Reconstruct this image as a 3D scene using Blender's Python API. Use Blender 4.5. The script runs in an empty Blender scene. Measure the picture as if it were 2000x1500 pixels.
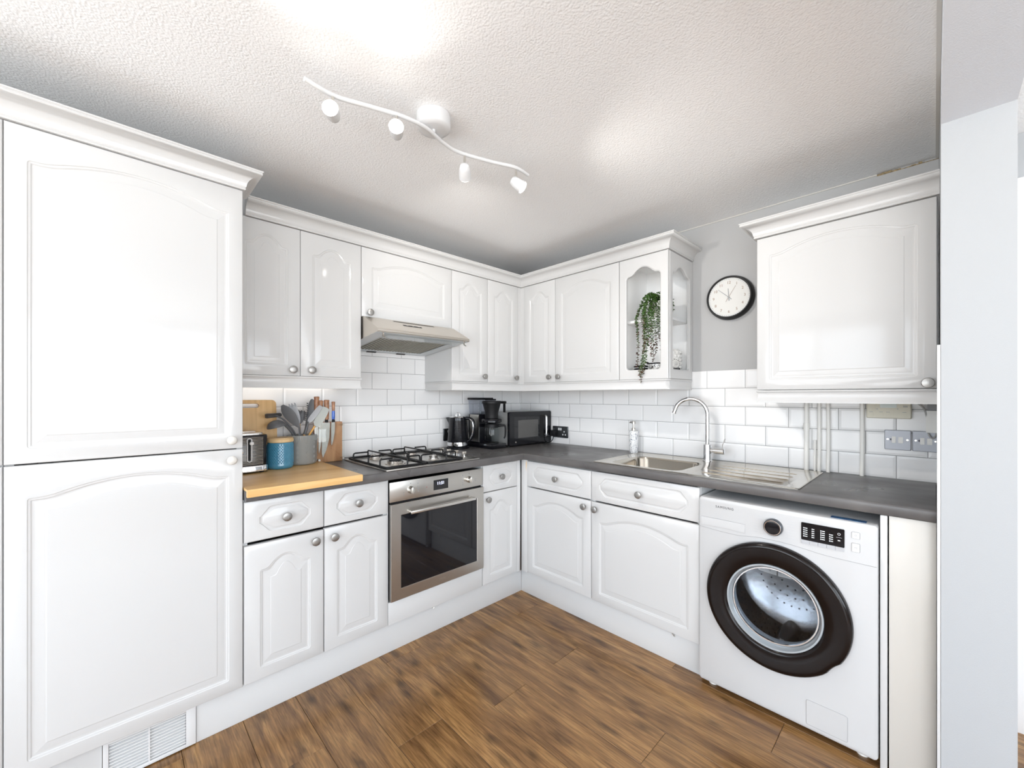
import bpy, bmesh, math, random
from mathutils import Vector, Matrix
from mathutils.geometry import tessellate_polygon
PI = math.pi
random.seed(7)
S = bpy.context.scene
COL = S.collection

# ------------------------------------------------------------------ materials
def mat(name, col=(.8, .8, .8), rough=.5, metal=0., coat=0., spec=.5, bump=None, noise=None, rnoise=None,
        emis=None, estr=0., trans=0., ior=1.45, aniso=0.):
    m = bpy.data.materials.new(name); m.use_nodes = True
    nt = m.node_tree; b = nt.nodes['Principled BSDF']
    b.inputs['Base Color'].default_value = (*col, 1)
    b.inputs['Roughness'].default_value = rough
    b.inputs['Metallic'].default_value = metal
    b.inputs['Coat Weight'].default_value = coat
    b.inputs['Coat Roughness'].default_value = .04
    b.inputs['Specular IOR Level'].default_value = spec
    b.inputs['IOR'].default_value = ior
    b.inputs['Transmission Weight'].default_value = trans
    b.inputs['Anisotropic'].default_value = aniso
    if emis:
        b.inputs['Emission Color'].default_value = (*emis, 1)
        b.inputs['Emission Strength'].default_value = estr
    tc = nt.nodes.new('ShaderNodeTexCoord')
    def coords(scale):
        mp = nt.nodes.new('ShaderNodeMapping')
        mp.inputs['Scale'].default_value = scale if hasattr(scale, '__len__') else (scale,)*3
        nt.links.new(tc.outputs['Object'], mp.inputs['Vector'])
        return mp.outputs['Vector']
    if noise:      # (scale, amount, second colour)
        n = nt.nodes.new('ShaderNodeTexNoise'); n.inputs['Scale'].default_value = 1
        n.inputs['Detail'].default_value = 6
        nt.links.new(coords(noise[0]), n.inputs['Vector'])
        r = nt.nodes.new('ShaderNodeValToRGB')
        r.color_ramp.elements[0].position = .5 - noise[1]; r.color_ramp.elements[1].position = .5 + noise[1]
        r.color_ramp.elements[0].color = (*col, 1); r.color_ramp.elements[1].color = (*noise[2], 1)
        nt.links.new(n.outputs['Fac'], r.inputs['Fac'])
        nt.links.new(r.outputs['Color'], b.inputs['Base Color'])
    if rnoise:     # (scale, low, high)
        n = nt.nodes.new('ShaderNodeTexNoise'); n.inputs['Scale'].default_value = 1
        nt.links.new(coords(rnoise[0]), n.inputs['Vector'])
        mr = nt.nodes.new('ShaderNodeMapRange')
        mr.inputs['From Min'].default_value = .3; mr.inputs['From Max'].default_value = .7
        mr.inputs['To Min'].default_value = rnoise[1]; mr.inputs['To Max'].default_value = rnoise[2]
        nt.links.new(n.outputs['Fac'], mr.inputs['Value'])
        nt.links.new(mr.outputs['Result'], b.inputs['Roughness'])
    if bump:       # (scale, strength, distance[, detail])
        n = nt.nodes.new('ShaderNodeTexNoise'); n.inputs['Scale'].default_value = 1
        n.inputs['Detail'].default_value = bump[3] if len(bump) > 3 else 2
        nt.links.new(coords(bump[0]), n.inputs['Vector'])
        bp = nt.nodes.new('ShaderNodeBump')
        bp.inputs['Strength'].default_value = bump[1]; bp.inputs['Distance'].default_value = bump[2]
        nt.links.new(n.outputs['Fac'], bp.inputs['Height'])
        nt.links.new(bp.outputs['Normal'], b.inputs['Normal'])
    return m

def glass_mat(name, tint=(.97, .98, .98), refl=.06, dark=1.0):
    m = bpy.data.materials.new(name); m.use_nodes = True; nt = m.node_tree
    nt.nodes.remove(nt.nodes['Principled BSDF']); out = nt.nodes['Material Output']
    t = nt.nodes.new('ShaderNodeBsdfTransparent'); t.inputs['Color'].default_value = (tint[0]*dark, tint[1]*dark, tint[2]*dark, 1)
    g = nt.nodes.new('ShaderNodeBsdfGlossy'); g.inputs['Roughness'].default_value = .02
    lw = nt.nodes.new('ShaderNodeFresnel'); lw.inputs['IOR'].default_value = 1.45
    mr = nt.nodes.new('ShaderNodeMath'); mr.operation = 'MULTIPLY'; mr.inputs[1].default_value = refl/.05
    mx = nt.nodes.new('ShaderNodeMixShader')
    gm = nt.nodes.new('ShaderNodeNewGeometry'); fb_ = nt.nodes.new('ShaderNodeMath'); fb_.operation = 'SUBTRACT'; fb_.inputs[0].default_value = 1.
    nt.links.new(gm.outputs['Backfacing'], fb_.inputs[1]); m2 = nt.nodes.new('ShaderNodeMath'); m2.operation = 'MULTIPLY'
    nt.links.new(lw.outputs['Fac'], m2.inputs[0]); nt.links.new(fb_.outputs[0], m2.inputs[1]); nt.links.new(m2.outputs[0], mr.inputs[0]); nt.links.new(mr.outputs[0], mx.inputs['Fac'])
    nt.links.new(t.outputs[0], mx.inputs[1]); nt.links.new(g.outputs[0], mx.inputs[2])
    nt.links.new(mx.outputs[0], out.inputs['Surface'])
    return m

def wood_mat(name, c1, c2, scale=(3, 40, 40), rough=.45, bump=.05, attr=False, rough2=None):
    m = bpy.data.materials.new(name); m.use_nodes = True; nt = m.node_tree
    b = nt.nodes['Principled BSDF']; b.inputs['Roughness'].default_value = rough
    tc = nt.nodes.new('ShaderNodeTexCoord'); mp = nt.nodes.new('ShaderNodeMapping')
    mp.inputs['Scale'].default_value = scale
    nt.links.new(tc.outputs['Object'], mp.inputs['Vector'])
    n = nt.nodes.new('ShaderNodeTexNoise'); n.inputs['Scale'].default_value = 1; n.inputs['Detail'].default_value = 7
    n.inputs['Distortion'].default_value = .4
    nt.links.new(mp.outputs['Vector'], n.inputs['Vector'])
    r = nt.nodes.new('ShaderNodeValToRGB')
    r.color_ramp.elements[0].position = .3; r.color_ramp.elements[1].position = .7
    r.color_ramp.elements[0].color = (*c1, 1); r.color_ramp.elements[1].color = (*c2, 1)
    nt.links.new(n.outputs['Fac'], r.inputs['Fac']); nt.links.new(r.outputs['Color'], b.inputs['Base Color'])
    bp = nt.nodes.new('ShaderNodeBump'); bp.inputs['Strength'].default_value = bump; bp.inputs['Distance'].default_value = .001
    nt.links.new(n.outputs['Fac'], bp.inputs['Height']); nt.links.new(bp.outputs['Normal'], b.inputs['Normal'])
    return m

def floor_mat():
    m = bpy.data.materials.new('oak_laminate'); m.use_nodes = True; nt = m.node_tree; L = nt.links.new
    b = nt.nodes['Principled BSDF']
    at = nt.nodes.new('ShaderNodeAttribute'); at.attribute_name = 'plank'
    tc = nt.nodes.new('ShaderNodeTexCoord')
    vm = nt.nodes.new('ShaderNodeVectorMath'); vm.operation = 'SCALE'; vm.inputs['Scale'].default_value = 37.
    L(at.outputs['Color'], vm.inputs[0])
    va = nt.nodes.new('ShaderNodeVectorMath'); va.operation = 'ADD'
    L(tc.outputs['Object'], va.inputs[0]); L(vm.outputs[0], va.inputs[1])
    def noise(scale, detail, dist):
        mp = nt.nodes.new('ShaderNodeMapping'); mp.inputs['Scale'].default_value = scale
        L(va.outputs[0], mp.inputs['Vector'])
        n = nt.nodes.new('ShaderNodeTexNoise'); n.inputs['Scale'].default_value = 1
        n.inputs['Detail'].default_value = detail; n.inputs['Distortion'].default_value = dist
        L(mp.outputs['Vector'], n.inputs['Vector']); return n.outputs['Fac']
    big = noise((1.9, 14, 1), 6, 1.3)
    fine = noise((11, 170, 1), 6, .5)
    # knots: sparse elongated cells, warped by noise
    mpk = nt.nodes.new('ShaderNodeMapping'); mpk.inputs['Scale'].default_value = (2.6, 7.5, 1)
    L(va.outputs[0], mpk.inputs['Vector'])
    wn = nt.nodes.new('ShaderNodeTexNoise'); wn.inputs['Scale'].default_value = 3.; wn.inputs['Detail'].default_value = 3
    L(mpk.outputs['Vector'], wn.inputs['Vector'])
    wv = nt.nodes.new('ShaderNodeVectorMath'); wv.operation = 'MULTIPLY_ADD'; wv.inputs[1].default_value = (.35, .35, .35)
    L(wn.outputs['Color'], wv.inputs[0]); L(mpk.outputs['Vector'], wv.inputs[2])
    vo = nt.nodes.new('ShaderNodeTexVoronoi'); vo.inputs['Scale'].default_value = 1.; vo.voronoi_dimensions = '2D'
    L(wv.outputs[0], vo.inputs['Vector'])
    knot = vo.outputs['Distance']
    r = nt.nodes.new('ShaderNodeValToRGB'); cr = r.color_ramp
    cr.elements[0].position = .28; cr.elements[0].color = (.120, .058, .023, 1)
    cr.elements[1].position = .74; cr.elements[1].color = (.375, .207, .080, 1)
    e = cr.elements.new(.5); e.color = (.235, .121, .045, 1)
    L(big, r.inputs['Fac'])
    mf = nt.nodes.new('ShaderNodeMapRange'); mf.inputs['From Min'].default_value = .3; mf.inputs['From Max'].default_value = .7
    mf.inputs['To Min'].default_value = .60; mf.inputs['To Max'].default_value = 1.28
    L(fine, mf.inputs['Value'])
    mk = nt.nodes.new('ShaderNodeMapRange'); mk.inputs['From Min'].default_value = .03; mk.inputs['From Max'].default_value = .17
    mk.inputs['To Min'].default_value = .5; mk.inputs['To Max'].default_value = 1.
    L(knot, mk.inputs['Value'])
    mu = nt.nodes.new('ShaderNodeMath'); mu.operation = 'MULTIPLY'; L(mf.outputs[0], mu.inputs[0]); L(mk.outputs[0], mu.inputs[1])
    sx = nt.nodes.new('ShaderNodeSeparateColor'); L(at.outputs['Color'], sx.inputs[0])
    mt = nt.nodes.new('ShaderNodeMapRange'); mt.inputs['To Min'].default_value = .9; mt.inputs['To Max'].default_value = 1.12
    L(sx.outputs[0], mt.inputs['Value'])
    mu2 = nt.nodes.new('ShaderNodeMath'); mu2.operation = 'MULTIPLY'; L(mu.outputs[0], mu2.inputs[0]); L(mt.outputs[0], mu2.inputs[1])
    vs = nt.nodes.new('ShaderNodeVectorMath'); vs.operation = 'SCALE'
    L(r.outputs['Color'], vs.inputs[0]); L(mu2.outputs[0], vs.inputs['Scale'])
    L(vs.outputs[0], b.inputs['Base Color'])
    mr = nt.nodes.new('ShaderNodeMapRange'); mr.inputs['To Min'].default_value = .15; mr.inputs['To Max'].default_value = .30
    L(fine, mr.inputs['Value']); L(mr.outputs[0], b.inputs['Roughness'])
    bp = nt.nodes.new('ShaderNodeBump'); bp.inputs['Strength'].default_value = .25; bp.inputs['Distance'].default_value = .0006
    L(fine, bp.inputs['Height']); L(bp.outputs['Normal'], b.inputs['Normal'])
    return m

def ceiling_mat():
    m = bpy.data.materials.new('artex_ceiling'); m.use_nodes = True; nt = m.node_tree; L = nt.links.new
    b = nt.nodes['Principled BSDF']; b.inputs['Base Color'].default_value = (.915, .92, .925, 1)
    b.inputs['Roughness'].default_value = .62
    tc = nt.nodes.new('ShaderNodeTexCoord')
    v = nt.nodes.new('ShaderNodeTexVoronoi'); v.feature = 'SMOOTH_F1'; v.inputs['Scale'].default_value = 175
    L(tc.outputs['Object'], v.inputs['Vector'])
    n = nt.nodes.new('ShaderNodeTexNoise'); n.inputs['Scale'].default_value = 130; n.inputs['Detail'].default_value = 3
    L(tc.outputs['Object'], n.inputs['Vector'])
    a = nt.nodes.new('ShaderNodeMath'); a.operation = 'SUBTRACT'; L(n.outputs['Fac'], a.inputs[0]); L(v.outputs['Distance'], a.inputs[1])
    bp = nt.nodes.new('ShaderNodeBump'); bp.inputs['Strength'].default_value = .55; bp.inputs['Distance'].default_value = .0022
    L(a.outputs[0], bp.inputs['Height']); L(bp.outputs['Normal'], b.inputs['Normal'])
    return m

def attr_mat(name, attr, rough=.5):
    m = bpy.data.materials.new(name); m.use_nodes = True; nt = m.node_tree
    b = nt.nodes['Principled BSDF']; b.inputs['Roughness'].default_value = rough
    a = nt.nodes.new('ShaderNodeAttribute'); a.attribute_name = attr
    nt.links.new(a.outputs['Color'], b.inputs['Base Color'])
    return m

def voronoi_pattern(name, base, ink, scale, thr, rough=.25):
    m = bpy.data.materials.new(name); m.use_nodes = True; nt = m.node_tree; L = nt.links.new
    b = nt.nodes['Principled BSDF']; b.inputs['Roughness'].default_value = rough; b.inputs['Coat Weight'].default_value = .5
    tc = nt.nodes.new('ShaderNodeTexCoord')
    n = nt.nodes.new('ShaderNodeTexNoise'); n.inputs['Scale'].default_value = scale; n.inputs['Detail'].default_value = 2
    n.inputs['Distortion'].default_value = 2.2
    L(tc.outputs['Object'], n.inputs['Vector'])
    r = nt.nodes.new('ShaderNodeValToRGB'); r.color_ramp.interpolation = 'CONSTANT'
    r.color_ramp.elements[0].color = (*base, 1); r.color_ramp.elements[1].color = (*ink, 1); r.color_ramp.elements[1].position = thr
    L(n.outputs['Fac'], r.inputs['Fac']); L(r.outputs['Color'], b.inputs['Base Color'])
    return m

M = dict(
    gloss=mat('white_gloss_foil', (.60, .60, .597), .085, coat=0., spec=.32),
    carc=mat('white_carcass', (.625, .63, .63), .35),
    cream=mat('cream_panel', (.62, .60, .56), .3),
    wallg=mat('grey_wall_paint', (.455, .455, .455), .75, bump=(260, .25, .001)),
    wallw=mat('pale_wall_paint', (.425, .44, .455), .7, bump=(320, .3, .0012)),
    beam=mat('beam_paint', (.70, .735, .79), .7, bump=(320, .3, .0012)),
    tile=mat('white_metro_tile', (.85, .845, .84), .1, spec=.3, bump=(9, .04, .002)),
    grout=mat('grey_grout', (.33, .33, .325), .9),
    worktop=mat('grey_slate_laminate', (.086, .083, .084), .30, noise=((9, 9, 9), .25, (.138, .131, .128)), bump=((60, 60, 60), .03, .001, 5), rnoise=((6, 6, 6), .26, .42)),
    steel=mat('brushed_steel', (.60, .575, .54), .26, 1., bump=((30, 30, 900), .03, .0004)),
    steelh=mat('brushed_steel_flat', (.56, .54, .505), .3, 1., bump=((20, 900, 20), .03, .0004)),
    hoodm=mat('hood_steel', (.68, .63, .565), .34, 1., bump=((900, 20, 900), .02, .0004)),
    hoodgrey=mat('hood_grey_paint', (.62, .655, .68), .35, .15),
    filt=mat('filter_mesh', (.42, .40, .35), .45, .3),
    sink=mat('sink_steel', (.56, .525, .465), .13, 1., bump=((400, 20, 20), .02, .0004)),
    chrome=mat('chrome', (.82, .82, .83), .06, 1.),
    nickel=mat('satin_nickel', (.66, .64, .60), .3, 1.),
    knobm=mat('pewter_knob', (.36, .35, .335), .38, .9),
    black=mat('black_gloss', (.006, .006, .008), .13, spec=.45),
    blackm=mat('black_matt', (.009, .009, .010), .42, spec=.25),
    iron=mat('black_cast_iron', (.010, .010, .011), .38, spec=.3),
    darkglass=mat('dark_oven_glass', (.008, .008, .010), .035, spec=.6),
    blackbrown=mat('washer_black_door', (.007, .0045, .004), .13, spec=.35),
    white=mat('white_plastic', (.70, .705, .71), .28),
    whiteg=mat('white_enamel', (.565, .57, .575), .2, coat=.3),
    seam=mat('grey_seam', (.30, .30, .31), .5),
    greytext=mat('grey_print', (.35, .36, .37), .5),
    darktext=mat('dark_print', (.04, .04, .045), .5),
    whitetext=mat('white_print_glow', (.8, .8, .8), .5, emis=(.8, .85, 1), estr=.6),  # white legends, given a faint glow of their own
    led=mat('led_digits', (.7, .75, 1), .5, emis=(.72, .75, 1.), estr=3.2),
    beige=mat('aged_beige_plastic', (.72, .68, .55), .45),
    lcd=mat('lcd_green', (.42, .47, .42), .2),
    interior_lit=mat('carcass_white_lit', (.90, .90, .895), .4),  # carcass white made lighter, lamp light in the cabinet put into the colour
    creamknob=mat('cream_knob', (.66, .64, .60), .25, 0, .3),
    pipe=mat('white_painted_pipe', (.87, .855, .81), .45),
    cable=mat('grey_cable', (.45, .44, .42), .5),
    switchm=mat('brushed_switch_plate', (.36, .37, .40), .42, .35, bump=((900, 20, 900), .03, .0003)),
    sockdark=mat('black_nickel_plate', (.075, .08, .085), .22, .8),
    bamboo=wood_mat('bamboo_board', (.62, .35, .115), (.84, .56, .26), (7, 2.2, 30), .38),
    bamboo2=wood_mat('bamboo_upright', (.58, .33, .115), (.74, .46, .19), (30, 45, 3), .42),
    lidwood=wood_mat('bamboo_lid', (.62, .42, .20), (.74, .54, .30), (30, 30, 8), .45),
    acacia=wood_mat('acacia_block', (.36, .16, .075), (.58, .32, .17), (50, 28, 5), .4),
    burl=wood_mat('burl_handle', (.20, .075, .035), (.52, .26, .13), (60, 60, 40), .3),
    spatwood=wood_mat('beech_handle', (.66, .34, .08), (.78, .46, .16), (60, 60, 8), .45),
    blueresin=mat('blue_resin', (.01, .07, .42), .2, coat=.5, noise=((90, 90, 30), .2, (.02, .18, .75))),
    teal=mat('teal_glaze', (.045, .20, .32), .12, coat=.6, noise=((40, 40, 40), .3, (.065, .25, .38))),
    greyceramic=mat('grey_glaze', (.27, .275, .265), .28, coat=.3),
    silic=mat('dark_grey_silicone', (.115, .118, .125), .42),
    siliclight=mat('pale_grey_silicone', (.47, .48, .50), .45),
    silicpale=mat('sage_silicone', (.47, .49, .46), .5),
    acrylic=glass_mat('clear_acrylic', (.96, .97, .96), .05),
    glass=glass_mat('clear_glass', (.93, .95, .95), .05),
    doorglass=glass_mat('cabinet_pane', (.97, .975, .98), .05),
    tank=glass_mat('smoky_tank', (.80, .82, .86), .07),
    bowlglass=glass_mat('washer_bowl_glass', (.78, .80, .82), .10),
    clockface=mat('clock_face', (.74, .735, .71), .6, spec=.1),
    copper=mat('copper_numeral', (.30, .20, .14), .5, .1),
    bluetick=mat('blue_grey_ticks', (.32, .37, .45), .5),
    soap=voronoi_pattern('blue_floral_glaze', (.83, .83, .82), (.12, .14, .22), 95, .60),
    bwpat=voronoi_pattern('black_white_pattern', (.80, .79, .76), (.02, .02, .025), 90, .5),
    leaf=attr_mat('succulent_leaf', 'tone', .45),
    stem=mat('succulent_stem', (.10, .16, .05), .6),
    pot=mat('white_pot', (.82, .80, .76), .3),
    bubble=mat('pearl_ceramic', (.84, .82, .78), .2, coat=.4),
    sticker=mat('blue_energy_sticker', (.03, .07, .20), .3, noise=((60, 60, 60), .15, (.10, .25, .45))),
    drum=mat('drum_steel', (.42, .41, .40), .25, 1., bump=((14, 14, 14), .15, .01)),
    hole=mat('dark_hole', (.01, .01, .01), .8),
    rubber=mat('grey_door_seal', (.34, .37, .40), .4),
    ventg=mat('vent_grey_mesh', (.44, .44, .41), .6),
    bulb=mat('lit_bulb_face', (1, 1, 1), .3, emis=(1., .95, .86), estr=28.),
    floor=floor_mat(), ceil=ceiling_mat(),
    crust=mat('chipboard_edge', (.55, .36, .17), .8, noise=((300, 300, 300), .2, (.75, .55, .32))),
    plaster=mat('bare_plaster_edge', (.50, .38, .20), .9, noise=((120, 120, 120), .2, (.10, .08, .06))),
    frame=mat('white_window_frame', (.8, .8, .8), .3),
    windowglass=glass_mat('window_pane', (.98, .99, 1.), .03),
)

# ------------------------------------------------------------------ mesh helpers
def bmn(): return bmesh.new()

def box(bm, x0, x1, y0, y1, z0, z1, bev=0., seg=2):
    r = bmesh.ops.create_cube(bm, size=1.)
    bmesh.ops.scale(bm, vec=(x1-x0, y1-y0, z1-z0), verts=r['verts'])
    bmesh.ops.translate(bm, vec=((x0+x1)/2, (y0+y1)/2, (z0+z1)/2), verts=r['verts'])
    if bev > 0:
        ed = list({e for v in r['verts'] for e in v.link_edges})
        bmesh.ops.bevel(bm, geom=ed, offset=bev, segments=seg, affect='EDGES', profile=.5)
    return bm

def xf(bm, fn, start=0):
    bm.verts.ensure_lookup_table()
    for v in list(bm.verts)[start:]: v.co = fn(v.co)

def ring_loft(bm, rings, cap0=True, cap1=True, closed=True):
    """rings: list of lists of Vectors with equal count"""
    vs = [[bm.verts.new(p) for p in r] for r in rings]
    n = len(vs[0])
    for a, b in zip(vs[:-1], vs[1:]):
        for i in range(n if closed else n-1):
            j = (i+1) % n
            try: bm.faces.new((a[i], a[j], b[j], b[i]))
            except ValueError: pass
    if cap0 and len(rings[0]) > 2: bm.faces.new(list(reversed(vs[0])))
    if cap1 and len(rings[0]) > 2: bm.faces.new(vs[-1])
    return vs

def lathe(bm, prof, n=32, origin=(0, 0, 0), axis='Z', cap0=True, cap1=True, sx=1., sy=1.):
    """prof: (radius, height) pairs"""
    o = Vector(origin); rings = []
    for r, h in prof:
        ring = []
        for i in range(n):
            a = 2*PI*i/n; c, s = math.cos(a)*r*sx, math.sin(a)*r*sy
            if axis == 'Z': p = Vector((c, s, h))
            elif axis == 'Y': p = Vector((c, h, s))
            else: p = Vector((h, c, s))
            ring.append(o + p)
        rings.append(ring)
    ring_loft(bm, rings, cap0, cap1)
    return bm

def catmull(pts, k=6):
    P = [Vector(p) for p in pts]; out = []
    for i in range(len(P)-1):
        p0 = P[max(i-1, 0)]; p1 = P[i]; p2 = P[i+1]; p3 = P[min(i+2, len(P)-1)]
        for j in range(k):
            t = j/k
            out.append(.5*((2*p1)+(p2-p0)*t+(2*p0-5*p1+4*p2-p3)*t*t+(3*p1-p0-3*p2+p3)*t**3))
    out.append(P[-1]); return out

def tube(bm, pts, r, n=10, smooth=0, caps=True):
    P = catmull(pts, smooth) if smooth else [Vector(p) for p in pts]
    R = r if hasattr(r, '__len__') else [r]*len(P)
    if len(R) != len(P):
        R = [R[0] + (R[-1]-R[0])*i/(len(P)-1) for i in range(len(P))]
    up = None; rings = []
    for i, p in enumerate(P):
        t = (P[min(i+1, len(P)-1)]-P[max(i-1, 0)]).normalized()
        if up is None:
            up = Vector((0, 0, 1)) if abs(t.z) < .9 else Vector((1, 0, 0))
        x = up.cross(t)
        if x.length < 1e-5: x = Vector((1, 0, 0)).cross(t)
        x.normalize(); y = t.cross(x).normalized(); up = y
        rings.append([p + (x*math.cos(2*PI*k/n)+y*math.sin(2*PI*k/n))*R[i] for k in range(n)])
    ring_loft(bm, rings, caps, caps)
    return bm

def poly_face(bm, outer, holes=(), flip=False):
    loops = [[Vector(p) for p in outer]] + [[Vector(p) for p in h] for h in holes]
    flat = [p for l in loops for p in l]
    vs = [bm.verts.new(p) for p in flat]
    for t in tessellate_polygon(loops):
        f = [vs[i] for i in t]
        try: bm.faces.new(f)
        except ValueError: pass
    return vs

def prism(bm, outline, d, holes=()):
    """outline: 3D coplanar points; d: extrusion vector"""
    d = Vector(d)
    poly_face(bm, outline, holes); poly_face(bm, [Vector(p)+d for p in outline], [[Vector(p)+d for p in h] for h in holes])
    for loop in [outline]+list(holes):
        n = len(loop)
        for i in range(n):
            a, b = Vector(loop[i]), Vector(loop[(i+1) % n])
            bm.faces.new([bm.verts.new(q) for q in (a, b, b+d, a+d)])
    return bm

def obj(name, bm, m, parent=None, loc=(0, 0, 0), rot=(0, 0, 0), angle=35, weld=True):
    if weld: bmesh.ops.remove_doubles(bm, verts=bm.verts, dist=2e-6)
    bmesh.ops.recalc_face_normals(bm, faces=bm.faces)
    me = bpy.data.meshes.new(name); bm.to_mesh(me); bm.free()
    mats = m if isinstance(m, (list, tuple)) else [m]
    for q in mats: me.materials.append(q)
    for p in me.polygons: p.use_smooth = True
    me.set_sharp_from_angle(angle=math.radians(angle))
    o = bpy.data.objects.new(name, me); COL.objects.link(o)
    o.location = loc; o.rotation_euler = rot
    if parent: o.parent = parent
    return o

def thing(name, label, cat, loc=(0, 0, 0), rotz=0., group=None):
    o = bpy.data.objects.new(name, None); COL.objects.link(o)
    o.empty_display_size = .05
    o.location = loc; o.rotation_euler = (0, 0, rotz)
    o['label'] = label; o['category'] = cat
    if group: o['group'] = group
    return o

def tag(o, label, cat, group=None):
    o['label'] = label; o['category'] = cat
    if group: o['group'] = group
    return o

def struct(o):
    o['kind'] = 'structure'; return o

def dup(src, parent=None, **kw):
    c = src.copy(); COL.objects.link(c)
    if parent: c.parent = parent
    for k, v in kw.items(): setattr(c, k, v)
    return c

def text_bm(s, size, extrude=.0004, space=1.):
    cu = bpy.data.curves.new('t', 'FONT'); cu.body = s; cu.size = size; cu.extrude = extrude
    cu.align_x = 'CENTER'; cu.align_y = 'CENTER'; cu.space_character = space; cu.resolution_u = 3
    o = bpy.data.objects.new('t', cu); COL.objects.link(o)
    dg = bpy.context.evaluated_depsgraph_get(); me = bpy.data.meshes.new_from_object(o.evaluated_get(dg))
    bm = bmn(); bm.from_mesh(me)
    bpy.data.objects.remove(o); bpy.data.meshes.remove(me); bpy.data.curves.remove(cu)
    xf(bm, lambda c: Vector((c.x, -c.z, c.y)))     # stands upright, faces -y
    return bm

# frames: local x along the run (rightwards seen from the room), local -y towards the room
def L_at(y0, X=.585): return dict(loc=(X, y0, 0), rotz=PI/2)      # left run
def R_at(x0, Y=-.585): return dict(loc=(x0, Y, 0), rotz=0.)       # right run

# ------------------------------------------------------------------ cabinet parts
def arch_outline(x0, x1, z0, zs, za, a=.75, r=.008, flat=.012, n=22):
    """panel outline, counter clockwise seen from -y, starting lower left"""
    pts = []
    def corner(cx, cz, a0):
        for k in range(5):
            t = a0 + PI/2*k/4; pts.append((cx + r*math.cos(t), cz + r*math.sin(t)))
    corner(x0+r, z0+r, PI); corner(x1-r, z0+r, 1.5*PI)
    corner(x1-r, zs-r, 0)
    xm = (x0+x1)/2; h = (x1-x0)/2 - flat
    for i in range(1, n*2):
        u = 1 - i/n; t = abs(u)
        f = 1 - t*t/a if t < a else (1-t)**2/(1-a)
        pts.append((xm + u*h, zs + (za-zs)*f))
    corner(x0+r, zs-r, PI/2)
    return pts

def drawer_outline(x0, x1, z0, z1, c=.034, s=.010):
    xm = (x0+x1)/2; zm = (z0+z1)/2; h = zm - z0
    q = [(x1, zm + .012), (x1-.006, zm+.016), (x1-c, z1-s*.4), (x1-c-.006, z1-.001), (x1-c-.018, z1)]
    q2 = [(2*xm-x, z) for x, z in reversed(q)]
    q3 = [(2*xm-x, 2*zm-z) for x, z in q]
    q4 = [(x, 2*zm-z) for x, z in reversed(q)]
    return q3[::1][0:0] + q + q2 + q3 + q4

def offset_loop(pts, d):
    n = len(pts); out = []
    for i in range(n):
        a, b, c = Vector(pts[i-1]), Vector(pts[i]), Vector(pts[(i+1) % n])
        e1 = (b-a); e2 = (c-b)
        if e1.length < 1e-7: e1 = e2
        if e2.length < 1e-7: e2 = e1
        e1.normalize(); e2.normalize()
        n1 = Vector((-e1.y, e1.x)); n2 = Vector((-e2.y, e2.x))
        m = n1+n2
        if m.length < 1e-6: m = n1
        m.normalize(); k = 1/max(.5, m.dot(n1))
        out.append(tuple(b + m*d*k))
    return out

PROFILE = [(.0, 0), (.0015, .0016), (.0065, .0022), (.009, .0042), (.013, .0046), (.016, .0042), (.034, .0014), (.036, .0014), (.0375, .0004), (.040, .0002)]
PROFILE_D = [(.0, 0), (.002, .0028), (.007, .0038), (.011, .003), (.014, .001), (.016, .0004)]

def panel_bm(x0, x1, z0, z1, fn, prof, t=.019, e=.004):
    """raised panel door: front face at y = -t, back at y = 0"""
    bm = bmn()
    def P(p, y): return Vector((p[0], y, p[1]))
    rect = [(x0, z0), (x1, z0), (x1, z1), (x0, z1)]
    def inset(k): return [(x0+k, z0+k), (x1-k, z0+k), (x1-k, z1-k), (x0+k, z1-k)]
    rings = [[P(p, 0) for p in rect], [P(p, -t+e) for p in rect], [P(p, -t+e*.35) for p in inset(e*.3)], [P(p, -t) for p in inset(e)]]
    ring_loft(bm, rings, True, False)
    poly_face(bm, [P(p, -t) for p in inset(e)], [[P(p, -t) for p in reversed(fn(0))]])
    loops = [[P(p, -t+d) for p in fn(o)] for o, d in prof]
    ring_loft(bm, loops, False, False)
    poly_face(bm, loops[-1])
    return bm

def arched_door(x0, x1, z0, z1, parent, knob=None, m=None, name='door', wide=None, mx=.054, mb=.046, sh=.104, ap=.058, kr=.018):
    w = x1-x0; a = .66 if w < .36 else .78
    o = lambda k: arch_outline(x0+mx+k, x1-mx-k, z0+mb+k, z1-sh-k, z1-ap-k, a, max(.008-k, .0006))
    d = obj(name, panel_bm(x0, x1, z0, z1, o, PROFILE), m or M['gloss'], parent, angle=28)
    if knob: add_knob(d, knob[0], knob[1], kr)
    return d

KNOB = {}
def add_knob(parent, x, z, r=.018, y=-.019, m=None, name='knob'):
    bm = bmn()
    lathe(bm, [(.0055, 0), (.005, -.012), (.008, -.017), (r*.95, -.019), (r, -.022), (r*.97, -.0255), (r*.7, -.0275), (r*.3, -.028)], 24, (0, 0, 0), 'Y')
    return obj(name, bm, m or M['knobm'], parent, (x, y, z), angle=50)

def drawer_front(x0, x1, z0, z1, parent, kx=None, mxx=.052):
    mz = .028
    o = lambda k: drawer_outline(x0+mxx+k, x1-mxx-k, z0+mz+k, z1-mz-k)
    d = obj('drawer_front', panel_bm(x0, x1, z0, z1, o, PROFILE_D), M['gloss'], parent, angle=28)
    add_knob(d, kx if kx is not None else (x0+x1)/2, (z0+z1)/2)
    return d

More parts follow.
